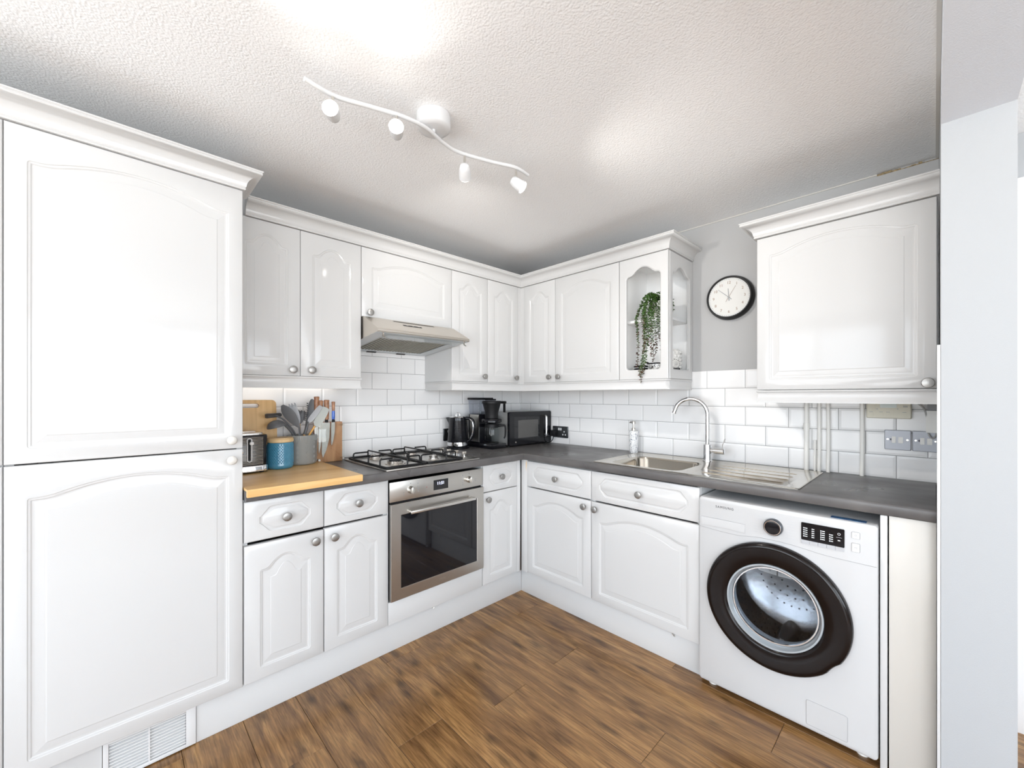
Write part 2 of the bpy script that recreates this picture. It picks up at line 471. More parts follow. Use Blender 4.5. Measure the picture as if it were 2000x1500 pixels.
def carcass(x0, x1, d, z0, z1, parent, top=True, back=True, m=None, left=True, right=True):
    """open box of panels, front at y=0, depth d"""
    t = .016; bm = bmn()
    if left: box(bm, x0, x0+t, .0008, d, z0, z1)
    if right: box(bm, x1-t, x1, .0008, d, z0, z1)
    box(bm, x0+t, x1-t, .0008, d, z0, z0+t)
    if top: box(bm, x0+t, x1-t, .0008, d, z1-t, z1)
    if back: box(bm, x0+t, x1-t, d-.008, d, z0+t, z1-t)
    return obj('carcass', bm, m or M['carc'], parent)

# heights
WT = .91; WB = .870; DT = .862; DB = .703; BT = .694; BB = .153
UT = 2.072; UB = 1.370
CEIL = 2.275
WX = .62      # worktop front on the left run

# ------------------------------------------------------------------ room shell
def build_floor():
    bm = bmn(); box(bm, -.1, 5.7, -4.7, .1, -.03, -.0016)
    for f in bm.faces: f.material_index = 1
    lay = bm.loops.layers.color.new('plank')
    rnd = random.Random(3)
    known = {0: .897, 1: .35, 2: 1.087, 3: .62, 4: 1.182, 5: 1.733, 6: 1.181, 7: .75, 8: .3, -1: 1.5, -2: .6, -3: 1.2}
    LN = 1.285; g = .0005
    for k in range(-14, 12):
        y0 = -2.109 + .189*k; y1 = y0 + .189
        if y1 < -4.65 or y0 > .05: continue
        j = known.get(k, rnd.uniform(0, 1.2)); x = j - 3*LN
        while x < 5.65:
            a, b = max(x, -.05)+g, min(x+LN, 5.65)-g
            if b > a+.01:
                n0 = len(bm.faces)
                c = (rnd.random(), rnd.random(), rnd.random(), 1)
                top = [Vector((px, py, 0)) for px, py in ((a+.0012, y0+g+.0012), (b-.0012, y0+g+.0012), (b-.0012, y1-g-.0012), (a+.0012, y1-g-.0012))]
                low = [Vector((px, py, -.0016)) for px, py in ((a, y0+g), (b, y0+g), (b, y1-g), (a, y1-g))]
                vs = ring_loft(bm, [low, top], False, True)
                bm.faces.ensure_lookup_table()
                for f in list(bm.faces)[n0:]:
                    f.material_index = 0
                    for l in f.loops: l[lay] = c
            x += LN
    o = obj('floor', bm, [M['floor'], M['hole']], weld=False, angle=20)
    return struct(o)
build_floor()

def slab(name, x0, x1, y0, y1, z0, z1, m):
    bm = bmn(); box(bm, x0, x1, y0, y1, z0, z1); return struct(obj(name, bm, m))

slab('ceiling', -.12, 5.72, -4.72, .12, CEIL, CEIL+.05, M['ceil'])
wl = slab('wall_left', -.12, 0, -4.72, .12, 0, CEIL, M['wallg'])
wb = slab('wall_back', 0, 2.456, 0, .12, 0, CEIL, M['wallg'])
slab('wall_dining_back', 2.605, 5.6, 0, .12, 0, CEIL, M['wallw'])
slab('wall_right', 2.456, 2.605, -.65, .12, 0, CEIL, M['wallw'])
slab('trim_beam', 2.456, 2.605, -4.6, -.65, 2.108, CEIL, M['beam'])
bm = bmn(); prism(bm, [(0, -4.6, 0), (5.6, -4.6, 0), (5.6, -4.6, CEIL), (0, -4.6, CEIL)], (0, -.12, 0),
    [[(.25, -4.6, .45), (2.35, -4.6, .45), (2.35, -4.6, 2.16), (.25, -4.6, 2.16)],
     [(2.75, -4.6, .02), (5.45, -4.6, .02), (5.45, -4.6, 2.16), (2.75, -4.6, 2.16)]])
struct(obj('wall_front', bm, M['wallw'], angle=20))
bm = bmn(); prism(bm, [(5.6, -4.72, 0), (5.6, .12, 0), (5.6, .12, CEIL), (5.6, -4.72, CEIL)], (.12, 0, 0),
    [[(5.6, -4.3, .55), (5.6, -.5, .55), (5.6, -.5, 2.18), (5.6, -4.3, 2.18)]])
struct(obj('wall_dining_right', bm, M['wallw'], angle=20))

def window(name, x0, x1, z0, z1, mull, loc, rotz):
    r = thing(name, 'white framed window', 'window', loc, rotz); r['kind'] = 'structure'
    del r['label']; del r['category']
    bm = bmn(); f = .055
    box(bm, x0, x0+f, 0, .06, z0, z1); box(bm, x1-f, x1, 0, .06, z0, z1)
    box(bm, x0+f, x1-f, 0, .06, z0, z0+f); box(bm, x0+f, x1-f, 0, .06, z1-f, z1)
    for i in range(1, mull):
        c = x0+(x1-x0)*i/mull; box(bm, c-.035, c+.035, 0, .06, z0+f, z1-f)
    obj('window_frame', bm, M['frame'], r)
    bm = bmn(); box(bm, x0+f, x1-f, .028, .032, z0+f, z1-f); obj('window_pane', bm, M['windowglass'], r)
    return r
window('window_1', .25, 2.35, .45, 2.16, 2, (0, -4.66, 0), 0)
window('door_1', 2.75, 5.45, .02, 2.16, 2, (0, -4.66, 0), 0)
window('window_2', -4.3, -.5, .55, 2.18, 3, (5.72, 0, 0), PI/2)

# crumbling plaster and boxed strip above the boiler cupboard
bm = bmn(); box(bm, 2.262, 2.4555, -.010, -.0005, 1.95, 2.262)
struct(obj('trim_patch_board', bm, M['wallg']))
bm = bmn(); rnd = random.Random(5)
x = 2.262
while x < 2.45:
    w = rnd.uniform(.008, .02); h = rnd.uniform(.003, .011)
    box(bm, x, min(x+w, 2.455), -.0085, -.0005, 2.262, 2.262+h); x += w
struct(obj('trim_plaster_edge', bm, M['plaster']))
bm = bmn(); box(bm, 1.3, 2.262, -.004, -.0003, CEIL-.006, CEIL-.0005)
box(bm, 2.446, 2.4555, -4.5, -.02, CEIL-.011, CEIL-.0005)
struct(obj('trim_ceiling_filler', bm, M['cream']))
bm = bmn(); box(bm, 2.4475, 2.4557, -.648, -.602, 0, 1.432, .001)
struct(obj('trim_tile_edge', bm, M['white']))
bm = bmn(); box(bm, 2.60, 2.612, -.20, -.0005, 0, 2.1); box(bm, 2.612, 2.70, -.018, -.0005, 0, 2.1, .003)
struct(obj('trim_dining', bm, M['frame']))

# ------------------------------------------------------------------ metro tiles (part of their wall)
def tiles(parent, run, u0, u1, z0, z1, par, name='metro_tiles'):
    """par: {row parity: joint offset}"""
    bm = bmn(); W = .2006; H = .1022; g = .0013; d0, d1 = .0035, .0049; bi = .0095
    def P(u, d, z): return Vector((u, -d, z)) if run == 'R' else Vector((d, u, z))
    bg = [P(u0, .0032, z0), P(u1, .0032, z0), P(u1, .0032, z1), P(u0, .0032, z1)]
    f = bm.faces.new([bm.verts.new(p) for p in bg]); f.material_index = 1
    k = 0
    while z0 + k*H < z1 - .004:
        a0, a1 = z0+k*H+g, min(z0+(k+1)*H, z1)-g
        u = par[k % 2]
        while u > u0: u -= W
        while u < u1:
            b0, b1 = max(u, u0)+g, min(u+W, u1)-g
            if b1-b0 > .006:
                lo = b0 - g <= u0 + 1e-6; hi = b1 + g >= u1 - 1e-6
                i0, i1 = (.001 if lo else bi), (.001 if hi else bi)
                i0, i1 = min(i0, (b1-b0)*.4), min(i1, (b1-b0)*.4); iz = min(bi, (a1-a0)*.4)
                A = [P(b0, .003, a0), P(b1, .003, a0), P(b1, .003, a1), P(b0, .003, a1)]
                B = [P(b0, d0, a0), P(b1, d0, a0), P(b1, d0, a1), P(b0, d0, a1)]
                C = [P(b0+i0, d1, a0+iz), P(b1-i1, d1, a0+iz), P(b1-i1, d1, a1-iz), P(b0+i0, d1, a1-iz)]
                ring_loft(bm, [A, B, C], False, True)
            u += W
        k += 1
    o = obj(name, bm, [M['tile'], M['grout']], parent, angle=8)
    return o
tiles(wb, 'R', .0052, 2.4555, WT, 1.421, {1: .016, 0: .119})
tiles(wl, 'L', -2.112, -.001, WT, 1.56, {1: -.014, 0: -.115})

# ------------------------------------------------------------------ sweeps: cornice, pelmet, plinth
def sweep(name, prof, path, z, m, label, cat, group=None):
    P = [Vector(p) for p in path]; rings = []
    for i, p in enumerate(P):
        d0 = (P[i]-P[i-1]).normalized() if i > 0 else (P[1]-P[0]).normalized()
        d1 = (P[i+1]-P[i]).normalized() if i < len(P)-1 else d0
        n0 = Vector((d0.y, -d0.x)); n1 = Vector((d1.y, -d1.x)); n = (n0+n1).normalized(); k = 1/n.dot(n0)
        rings.append([Vector((p.x+n.x*o*k, p.y+n.y*o*k, z+h)) for o, h in prof])
    bm = bmn(); ring_loft(bm, rings)
    o = obj(name, bm, m, angle=40); return tag(o, label, cat, group)
cove = [(.036*(1-math.cos(t)), .036*math.sin(t)) for t in [PI/2*i/7 for i in range(8)]]
CORN = [(-.012, 0), (.006, 0), (.008, .004), (.006, .008), (.009, .012)] + [(.010+x, .014+z) for x, z in cove[1:]] + [(.049, .052), (.053, .054), (.055, .058), (.053, .063), (.057, .066), (.057, .070), (-.012, .070)]
PELM = [(-.018, 0), (.003, 0), (.0035, -.005), (-.002, -.011), (-.003, -.014), (-.003, -.044), (.001, -.050), (.001, -.056), (-.018, -.056)]
sweep('cornice', CORN, [(.320, -2.056), (.320, -.320), (1.440, -.320), (1.440, -.001)], UT+.002, M['gloss'],
      'white moulded cornice along the wall cabinets, turning the inner corner', 'cornice', 'white moulded cornices')
sweep('cornice', CORN, [(.586, -3.7), (.586, -2.115), (.385, -2.115)], 2.068, M['gloss'],
      'highest white cornice above the tall cupboard on the left', 'cornice', 'white moulded cornices')
sweep('cornice', CORN, [(1.862, -.001), (1.862, -.322), (2.4550, -.322)], 2.007, M['gloss'],
      'white moulded cornice over the boiler cupboard beside the clock', 'cornice', 'white moulded cornices')
sweep('pelmet', PELM, [(.320, -2.112), (.320, -1.5285), (.02, -1.5285)], UB-.0015, M['gloss'],
      'white light pelmet beneath the double cabinet left of the hood', 'pelmet', 'white pelmets')
sweep('pelmet', PELM, [(.012, -.941), (.320, -.941), (.320, -.320), (1.42, -.320), (1.440, -.300), (1.440, -.012)], UB-.0015, M['gloss'],
      'long white light pelmet running round the corner under the cabinets to the glass cabinet', 'pelmet', 'white pelmets')
sweep('pelmet', PELM, [(1.866, -.012), (1.866, -.320), (2.4545, -.320)], 1.300, M['gloss'],
      'white pelmet below the boiler cupboard, pipes coming out behind it', 'pelmet', 'white pelmets')

def plinth(name, x0, x1, y0, y1, label):
    bm = bmn(); box(bm, x0, x1, y0, y1, .0005, .150, .0008); return tag(obj(name, bm, M['carc']), label, 'plinth', 'white plinths')
pl1 = plinth('plinth', .537, .553, -2.255, -.5535, 'long white plinth under the oven and left base cabinets')
pl2 = plinth('plinth', .553, 1.706, -.553, -.537, 'white plinth under the sink cabinets, left of the washing machine')
plinth('plinth', .537, .553, -3.6, -2.50, 'white plinth at the far left, under the tall cupboard beyond the air grille')

def clip(par, loc, rotz):
    bm = bmn(); tube(bm, [(-.006, -.003, 0), (-.002, -.008, -.004), (.002, -.003, -.012), (.007, -.006, -.012), (.008, -.002, -.004)], .0022, 6, 3)
    c = obj('wire_clip', bm, M['nickel'], par, loc, (0, 0, rotz))
    bm = bmn(); box(bm, -.009, .009, -.003, -.0003, -.004, .003); obj('clip_plate', bm, M['seam'], c)
clip(pl2, (1.575, -.553, .143), 0)
clip(pl1, (.553, -1.24, .143), PI/2)

# air grille in the plinth under the tall cupboard
t = thing('air_grille', 'white slatted air vent in the plinth under the tall cupboard', 'vent', (.553, -2.4985, 0), PI/2)
bm = bmn()
for a in ((.0, .014, .004, .150), (.213, .242, .004, .150), (.014, .213, .004, .016), (.014, .213, .132, .150)):
    box(bm, a[0], a[1], -.006, .012, a[2], a[3], .001)
box(bm, .1115, .1155, -.006, .004, .016, .132)
obj('grille_frame', bm, M['white'], t)
for i in range(11):
    z = .020 + i*.0105
    bm = bmn(); prism(bm, [(.0145, -.004, z), (.0145, -.004, z+.003), (.0145, .006, z+.0065), (.0145, .006, z+.0035)], (.198, 0, 0))
    obj('louvre', bm, M['white'], t)
bm = bmn(); box(bm, .0145, .2125, .0075, .0085, .0165, .1315); obj('mesh_backing', bm, M['ventg'], t)

# ------------------------------------------------------------------ tall cupboard
XF = .566
t = thing('tall_cabinet', 'tall white gloss cupboard with two arched panel doors at the left edge', 'cupboard', **L_at(-2.700, XF))
bm = bmn(); box(bm, 0, .018, .0008, .56, .151, 2.067); box(bm, .567, .585, .0008, .56, .151, 2.067)
box(bm, .018, .567, .0008, .56, 2.049, 2.067); box(bm, .018, .567, .0008, .56, .151, .17); box(bm, .018, .567, .54, .56, .17, 2.049)
obj('carcass', bm, M['gloss'], t)
for z0, z1, kz in ((1.0745, 2.066, 1.108), (.152, 1.0705, 1.033)):
    d = arched_door(.0005, .5845, z0, z1, t, None, mx=.044, mb=.044, sh=.098, ap=.055)
    bm = bmn(); lathe(bm, [(.006, 0), (.006, -.012), (.013, -.018), (.0165, -.023), (.0165, -.026), (.012, -.030), (.004, -.032)], 24, (0, 0, 0), 'Y')
    obj('knob', bm, M['creamknob'], d, (.546, -.019, kz), angle=50)
t = thing('tall_cabinet', 'sliver of a second tall white cupboard, cut off by the left edge', 'cupboard', **L_at(-3.2985, XF))
carcass(0, .597, .56, .151, 2.067, t)
for z0, z1 in ((1.0745, 2.066), (.152, 1.0705)):
    arched_door(.002, .5975, z0, z1, t, None, mx=.044, mb=.044, sh=.098, ap=.055)

# ------------------------------------------------------------------ base cabinets
t = thing('base_cabinet', 'white double base cabinet with two drawers, under the wooden worktop board', 'base cabinet', **L_at(-2.113, XF), group='white base cabinets')
carcass(0, .599, .54, .151, .868, t)
drawer_front(.0015, .2975, DB, DT, t, .148); drawer_front(.3015, .5985, DB, DT, t, .449)
arched_door(.0015, .2975, BB, BT-.004, t, (.260, .653)); arched_door(.3015, .5985, BB, BT, t, (.339, .653))
t = thing('oven_housing', 'white oven housing with a plain panel below the built-in oven', 'base cabinet', **L_at(-1.513, XF))
bm = bmn(); box(bm, 0, .004, -.012, .54, .151, .868); box(bm, .596, .600, -.012, .54, .151, .868); box(bm, .004, .596, .0008, .54, .151, .255)
obj('carcass', bm, M['carc'], t)
bm = bmn(); box(bm, .002, .598, -.019, 0, .152, .262, .002); obj('lower_panel', bm, M['gloss'], t)
t = thing('base_cabinet', 'narrow white base cabinet between the oven and the inner corner', 'base cabinet', **L_at(-.909, XF), group='white base cabinets')
carcass(0, .288, .54, .151, .868, t)
drawer_front(.0015, .2865, DB, DT, t, .141, .045); arched_door(.0015, .2865, BB, BT+.004, t, (.031, .659), mx=.050)
t = thing('corner_post', 'white corner post where the two rows of base cabinets meet', 'post', (0, 0, 0))
bm = bmn(); box(bm, .560, .5835, -.6222, -.562, .151, .868, .001); box(bm, .5835, .6350, -.5835, -.562, .151, .868, .001)
obj('post', bm, M['gloss'], t)
bm = bmn(); tube(bm, [(.6275, -.5835, .862), (.6285, -.5838, .845), (.6275, -.5838, .822), (.6285, -.5836, .795)], [.0014, .0035, .0022, .0004], 6)
obj('chipped_edge', bm, M['crust'], t)
t = thing('base_cabinet', 'white base cabinet right of the inner corner, drawer over one arched door', 'base cabinet', **R_at(.634, -XF), group='white base cabinets')
carcass(0, .489, .54, .151, .868, t)
drawer_front(.0015, .4875, DB, DT, t, .245, .05); arched_door(.0015, .4875, BB+.004, BT+.002, t, (.449, .660), mx=.05)
t = thing('base_cabinet', 'wide white base cabinet under the sink, next to the washing machine', 'base cabinet', **R_at(1.124, -XF), group='white base cabinets')
carcass(0, .584, .54, .151, .868, t, top=False)
drawer_front(.0015, .5825, DB, DT, t, .292, .05); arched_door(.0015, .5825, BB+.002, BT, t, (.032, .658), mx=.05)
t = thing('end_panel', 'narrow white upright panel on the right side of the washing machine', 'panel', (0, 0, 0))
bm = bmn(); box(bm, 2.313, 2.331, -.595, -.02, .0005, .868, .0008); obj('panel', bm, M['gloss'], t)
bm = bmn(); box(bm, 2.335, 2.4465, -.590, -.572, .0005, .868, .0008)
tag(obj('filler_panel', bm, M['cream']), 'plain cream filler panel between the washing machine and the wall end', 'panel')

# ------------------------------------------------------------------ wall cabinets
XU = .301
t = thing('wall_cabinet', 'white double wall cabinet left of the cooker hood', 'wall cabinet', **L_at(-2.112, XU), group='white wall cabinets')
carcass(0, .583, .295, UB, UT, t)
arched_door(.0, .2825, UB, UT, t, (.247, 1.400)); arched_door(.284, .5825, UB, UT, t, (.331, 1.401))
t = thing('wall_cabinet', 'short white wall cabinet with wide arched door above the cooker hood', 'wall cabinet', **L_at(-1.5275, XU), group='white wall cabinets')
carcass(0, .5855, .295, 1.700, UT, t)
arched_door(.001, .5845, 1.700, UT, t, (.042, 1.724), mx=.055, mb=.05, sh=.100, ap=.056)
t = thing('wall_cabinet', 'narrow white wall cabinet immediately right of the cooker hood', 'wall cabinet', **L_at(-.9405, XU), group='white wall cabinets')
carcass(0, .298, .295, UB, UT, t); arched_door(.001, .297, UB, UT, t, (.260, 1.407))
t = thing('wall_cabinet', 'narrow white wall cabinet in the left row, last before the inner corner', 'wall cabinet', **L_at(-.6415, XU), group='white wall cabinets')
carcass(0, .291, .295, UB, UT, t); arched_door(.001, .290, UB, UT, t, (.261, 1.407))
t = thing('wall_cabinet', 'narrow white wall cabinet in the right row, first after the inner corner', 'wall cabinet', **R_at(.350, -XU), group='white wall cabinets')
carcass(0, .294, .295, UB, UT, t); arched_door(.001, .293, UB, UT, t, (.253, 1.406))
t = thing('wall_cabinet', 'wide white wall cabinet left of the glass display cabinet', 'wall cabinet', **R_at(.6445, -XU), group='white wall cabinets')
carcass(0, .4925, .295, UB, UT, t); arched_door(.001, .4915, UB, UT, t, (.039, 1.405))
t = thing('corner_post', 'slim white post in the inner corner of the wall cabinets', 'post', (0, 0, 0))
bm = bmn(); box(bm, .299, .317, -.350, -.300, UB, UT); box(bm, .317, .350, -.317, -.300, UB, UT); obj('post', bm, M['gloss'], t)

# boiler cupboard
t = thing('boiler_cabinet', 'wide white wall cupboard right of the clock, with one oval knob', 'wall cabinet', **R_at(1.865, -.301))
carcass(0, .588, .24, 1.302, 2.006, t, back=False)
d = arched_door(.0, .584, 1.303, 2.004, t, None, mx=.050, mb=.045, sh=.085, ap=.040)
bm = bmn(); lathe(bm, [(.006, 0), (.006, -.014), (.014, -.020), (.0185, -.026), (.0165, -.030), (.006, -.032)], 28, (0, 0, 0), 'Y')
obj('knob', bm, M['knobm'], d, (.561, -.019, 1.3225), angle=50)

# glass display cabinet
t = thing('display_cabinet', 'white display cabinet with arched openings and a shelf, plant hanging out', 'wall cabinet', **R_at(1.1385, -XU))
bm = bmn(); D = .295; tt = .016; Wd = .2995
box(bm, 0, tt, .0008, D, UB, UT); box(bm, tt, .2850, .0008, D, UB, UB+.012); box(bm, tt, .2850, .0008, D, UT-tt, UT)
box(bm, tt, .2850, D-.008, D, UB+.012, UT-tt)
obj('carcass', bm, M['interior_lit'], t)
def framed(x0, x1, z0, z1, mx, mb, sh, ap, yf, th):
    """open arched frame as a solid ring between y=yf (front) and yf+th"""
    f = lambda k: arch_outline(x0+mx+k, x1-mx-k, z0+mb+k, z1-sh-k, z1-ap-k, .56, max(.016-k, .003))
    bm = bmn()
    P = lambda p, y: Vector((p[0], y, p[1]))
    R = [(x0, z0), (x1, z0), (x1, z1), (x0, z1)]
    e = .003; RI = [(x0+e, z0+e), (x1-e, z0+e), (x1-e, z1-e), (x0+e, z1-e)]
    poly_face(bm, [P(p, yf) for p in RI], [[P(p, yf) for p in f(-.006)]])
    ring_loft(bm, [[P(p, yf) for p in RI], [P(p, yf+e) for p in R], [P(p, yf+th) for p in R]], False, False)
    ring_loft(bm, [[P(p, yf) for p in f(-.006)], [P(p, yf+.0015) for p in f(-.004)], [P(p, yf+.004) for p in f(0)], [P(p, yf+th) for p in f(0)]], False, False)
    poly_face(bm, [P(p, yf+th) for p in R], [[P(p, yf+th) for p in f(0)]])
    return bm
obj('door', framed(.001, .2985, UB, UT, .045, .055, .106, .062, -.019, .019), M['gloss'], t, angle=28)
bm = framed(0, .2995, UB, UT, .040, .055, .110, .068, 0, .016)
xf(bm, lambda c: Vector((.3015-c.y, c.x, c.z)))
obj('side_frame', bm, M['gloss'], t, angle=28)
bm = bmn(); box(bm, .2825, .2850, .03, .285, UB+.045, UT-.055); obj('side_pane', bm, M['doorglass'], t)
bm = bmn(); box(bm, tt, .2815, .035, D-.009, 1.7055, 1.7215, .001); obj('shelf', bm, M['interior_lit'], t)

# ------------------------------------------------------------------ worktop (one L with a sink cut-out)
def worktop():
    def loop(k, z): return [Vector(p) for p in ((0.0075, -2.112, z), (WX-k, -2.112, z), (WX-k, -.603+k*0-0, z), (WX-k+.0, -.6-k*0+k, z), (2.4465, -.6+k, z), (2.4465, -.0075, z), (.0075, -.0075, z))]
    hole = [(1.190, -.535), (1.590, -.535), (1.590, -.185), (1.190, -.185)]
    bm = bmn()
    def lp(k, z):
        return [Vector(p) for p in ((.0076, -2.112, z), (WX-k, -2.112, z), (WX-k, -.6+k, z), (2.4465, -.6+k, z), (2.4465, -.0076, z), (.0076, -.0076, z))]
    prof = [(.002, WB), (.0, WB+.003), (0, WT-.008), (.0015, WT-.003), (.005, WT-.0005), (.008, WT)]
    ring_loft(bm, [lp(k, z) for k, z in prof], False, False)
    for z, k in ((WT, .008), (WB, .002)):
        poly_face(bm, lp(k, z), [[(x, y, z) for x, y in hole]])
    ring_loft(bm, [[Vector((x, y, WB)) for x, y in hole], [Vector((x, y, WT)) for x, y in hole]], False, False)
    return tag(obj('worktop', bm, M['worktop'], angle=40), 'dark grey slate-effect L-shaped worktop', 'worktop')
worktop()

# ================================================================== appliances
def tbox(name, m, t, *b, bev=.0, **k):
    bm = bmn(); box(bm, *b, bev) if bev else box(bm, *b); return obj(name, bm, m, t, **k)

# ---- oven (local frame: x along the front, -y to the room, front plate at y=-.004)
t = thing('built_in_oven', 'stainless steel built-in oven with dark glass door', 'oven', **L_at(-1.5125, .583))
tbox('oven_body', M['blackm'], t, .012, .588, .0, .50, .268, .846)
p = tbox('control_panel', M['steelh'], t, .006, .5975, -.006, -.0002, .7515, .8495, bev=.0015)
def oven_knob(x, z, ang):
    bm = bmn(); lathe(bm, [(.0185, -.006), (.0185, -.010), (.0165, -.012), (.0155, -.026), (.0145, -.028), (.0005, -.028)], 32, (0, 0, 0), 'Y')
    k = obj('oven_knob', bm, M['nickel'], p, (x, 0, z), angle=40)
    bm = bmn(); box(bm, -.0035, .0035, -.034, -.0275, -.0165, .0165, .0015)
    obj('grip_bar', bm, M['nickel'], k, (0, 0, 0), (0, ang, 0))
oven_knob(.121, .799, .05); oven_knob(.497, .799, 0)
tbox('clock_display', M['darkglass'], p, .2585, .3515, -.0072, -.0061, .7735, .8265)
d_ = [c for c in p.children if c.name.startswith('clock_display')][0]
bm = text_bm('11:51', .0215, .0003); obj('digits', bm, M['led'], d_, (.303, -.0076, .807))
for x, zs in ((.165, (.826, .812, .798, .786)), (.452, (.826, .812, .798, .786, .775)), (.545, (.795, .784)), (.083, (.790, .779))):
    bm = bmn()
    for z in zs: box(bm, x-.003, x+.003, -.0064, -.0060, z-.0022, z+.0022)
    obj('dial_symbols', bm, M['greytext'], p)
for x in (.121, .497): tbox('dial_mark', M['darktext'], p, x-.001, x+.001, -.0064, -.0060, .828, .834)
tbox('indicator_light', mat('red_mark', (.45, .05, .04), .4), p, .213, .219, -.0064, -.0060, .796, .799)
# door
bm = bmn()
O = lambda y, e: [Vector(q) for q in ((.0075+e, y, .2665+e), (.5965-e, y, .2665+e), (.5965-e, y, .7425-e), (.0075+e, y, .7425-e))]
I = lambda y, e=0: [Vector(q) for q in ((.0625-e, y, .3215-e), (.5465+e, y, .3215-e), (.5465+e, y, .6845+e), (.0625-e, y, .6845+e))]
ring_loft(bm, [O(0, 0), O(-.016, 0), O(-.0175, .0015)], False, False)
poly_face(bm, O(-.0175, .0015), [I(-.0175, .0015)]); ring_loft(bm, [I(-.0175, .0015), I(-.016), I(0)], False, False)
poly_face(bm, O(0, 0), [I(0)])
d = obj('oven_door', bm, M['steelh'], t, angle=30)
tbox('door_glass', M['darkglass'], d, .0628, .5462, -.0155, -.002, .3218, .6842)
bm = bmn()
for x in (.104, .497): box(bm, x, x+.010, -.0465, -.0176, .6905, .7005, .0008)
box(bm, .098, .510, -.0545, -.0465, .6885, .7025, .0012)
obj('door_handle', bm, M['nickel'], d)
obj('maker_logo', text_bm('smeg', .017, .0003, 1.15), M['nickel'], d, (.3075, -.0179, .2975))

# ---- hob
t = thing('gas_hob', 'stainless steel gas hob with four burners and black pan supports', 'hob', (0, 0, 0))
bm = bmn(); box(bm, .107, .612, -1.535, -.955, WT+.0004, WT+.0075, .003)
obj('hob_plate', bm, M['steelh'], t)
HZ = WT+.0076
def burner(x, y, r):
    bm = bmn(); lathe(bm, [(r*1.25, 0), (r*1.2, .004), (r*1.0, .006), (r*.92, .014), (r*.98, .017), (r*.85, .018)], 36)
    o = obj('burner', bm, M['steel'], t, (x, y, HZ), angle=40)
    bm = bmn(); lathe(bm, [(r*.80, .0181), (r*.80, .022), (r*.72, .0245), (r*.3, .0255), (.0005, .0257)], 32); obj('burner_cap', bm, M['iron'] if r > .03 else M['steel'], o, angle=50)
    bm = bmn()
    for i in range(18):
        a = 2*PI*i/18; c, s = math.cos(a), math.sin(a)
        box(bm, c*r*.94-.0015, c*r*.94+.0015, s*r*.94-.0015, s*r*.94+.0015, .0145, .0178)
    obj('flame_slots', bm, M['hole'], o)
burner(.455, -1.405, .043); burner(.215, -1.400, .029); burner(.235, -1.180, .032); burner(.462, -1.172, .024)
def rod(bm, pts, r=.0042, sm=0): tube(bm, pts, r, 8, sm)
def grid(y0, y1):
    a, b = .135, .585; z0 = HZ+.006; z1 = HZ+.040; ym = (y0+y1)/2
    bm = bmn(); r = .012
    fr = [(a+r, y0, z0), (b-r, y0, z0), (b-.003, y0+.003, z0), (b, y0+r, z0), (b, y1-r, z0), (b-.003, y1-.003, z0), (b-r, y1, z0), (a+r, y1, z0), (a+.003, y1-.003, z0), (a, y1-r, z0), (a, y0+r, z0), (a+.003, y0+.003, z0), (a+r, y0, z0)]
    rod(bm, fr, .0058)
    g = obj('pan_support', bm, M['iron'], t, angle=60)
    bm = bmn(); rod(bm, [(a, ym, z0), (a, ym, z1-.006), (a+.002, ym, z1-.001), (a+.008, ym, z1), (b-.008, ym, z1), (b-.002, ym, z1-.001), (b, ym, z1-.006), (b, ym, z0)]); obj('support_arm', bm, M['iron'], g, angle=60)
    for x in (.20, .385, .515):
        bm = bmn(); rod(bm, [(x, y0, z0), (x, y0, z1-.010), (x, y0+.003, z1-.003), (x, y0+.010, z1-.0005), (x, ym-.035 if x in (.2,) else ym-.045, z1-.0005)])
        obj('support_arm', bm, M['iron'], g, angle=60); bm = bmn()
        rod(bm, [(x, ym+.035, z1-.0005), (x, y1-.010, z1-.0005), (x, y1-.003, z1-.003), (x, y1, z1-.010), (x, y1, z0)])
        obj('support_arm', bm, M['iron'], g, angle=60)
    for x in (a, b):
        for y in (y0+.02, y1-.02):
            bm = bmn(); lathe(bm, [(.006, HZ), (.006, z0)], 8, (x, y, 0)); obj('rubber_foot', bm, M['blackm'], g)
grid(-1.520, -1.293); grid(-1.283, -1.056)
for x in (.278, .355, .432, .509):
    bm = bmn(); lathe(bm, [(.011, 0), (.0105, .003), (.006, .004), (.0055, .013), (.0075, .014)], 20)
    k = obj('control_knob', bm, M['nickel'], t, (x, -.990, HZ), angle=40)
    bm = bmn(); box(bm, -.006, .006, -.0135, .0135, .0135, .031, .0025); obj('grip', bm, M['hoodm'], k)

# ---- cooker hood
t = thing('cooker_hood', 'slim stainless steel cooker hood with sloping front', 'cooker hood', (0, 0, 0))
y0, y1 = -1.524, -.9445
prof = [(.010, 1.6985), (.338, 1.6985), (.499, 1.6175), (.502, 1.614), (.502, 1.603), (.4985, 1.600), (.010, 1.5475)]
bm = bmn(); f = [Vector((x, y0, z)) for x, z in prof]
inner = [(.03, 1.69), (.33, 1.69), (.485, 1.614), (.485, 1.602), (.03, 1.553)]
n = len(prof); a = [bm.verts.new((x, y0, z)) for x, z in prof]; b = [bm.verts.new((x, y1, z)) for x, z in prof]
for i in range(n-2): bm.faces.new((a[i], a[i+1], b[i+1], b[i]))
bm.faces.new((a[-1], a[0], b[0], b[-1])); bm.faces.new(a); bm.faces.new(list(reversed(b)))
box(bm, .485, .4995, y0+.001, y1-.001, 1.600, 1.612)
obj('hood_body', bm, M['hoodm'], t, angle=20)
def under(x): return 1.5475 + (x-.010)/(.4885)*.0525
bm = bmn()
U = lambda x, y, o=0.: Vector((x, y, under(x)-o))
hl = [(.060, y0+.07), (.060, y1-.07), (.385, y1-.07), (.385, y0+.07)]
prism(bm, [U(.012, y0+.002), U(.012, y1-.002), U(.486, y1-.002), U(.486, y0+.002)], (0, 0, .004), [[U(*q) for q in hl]])
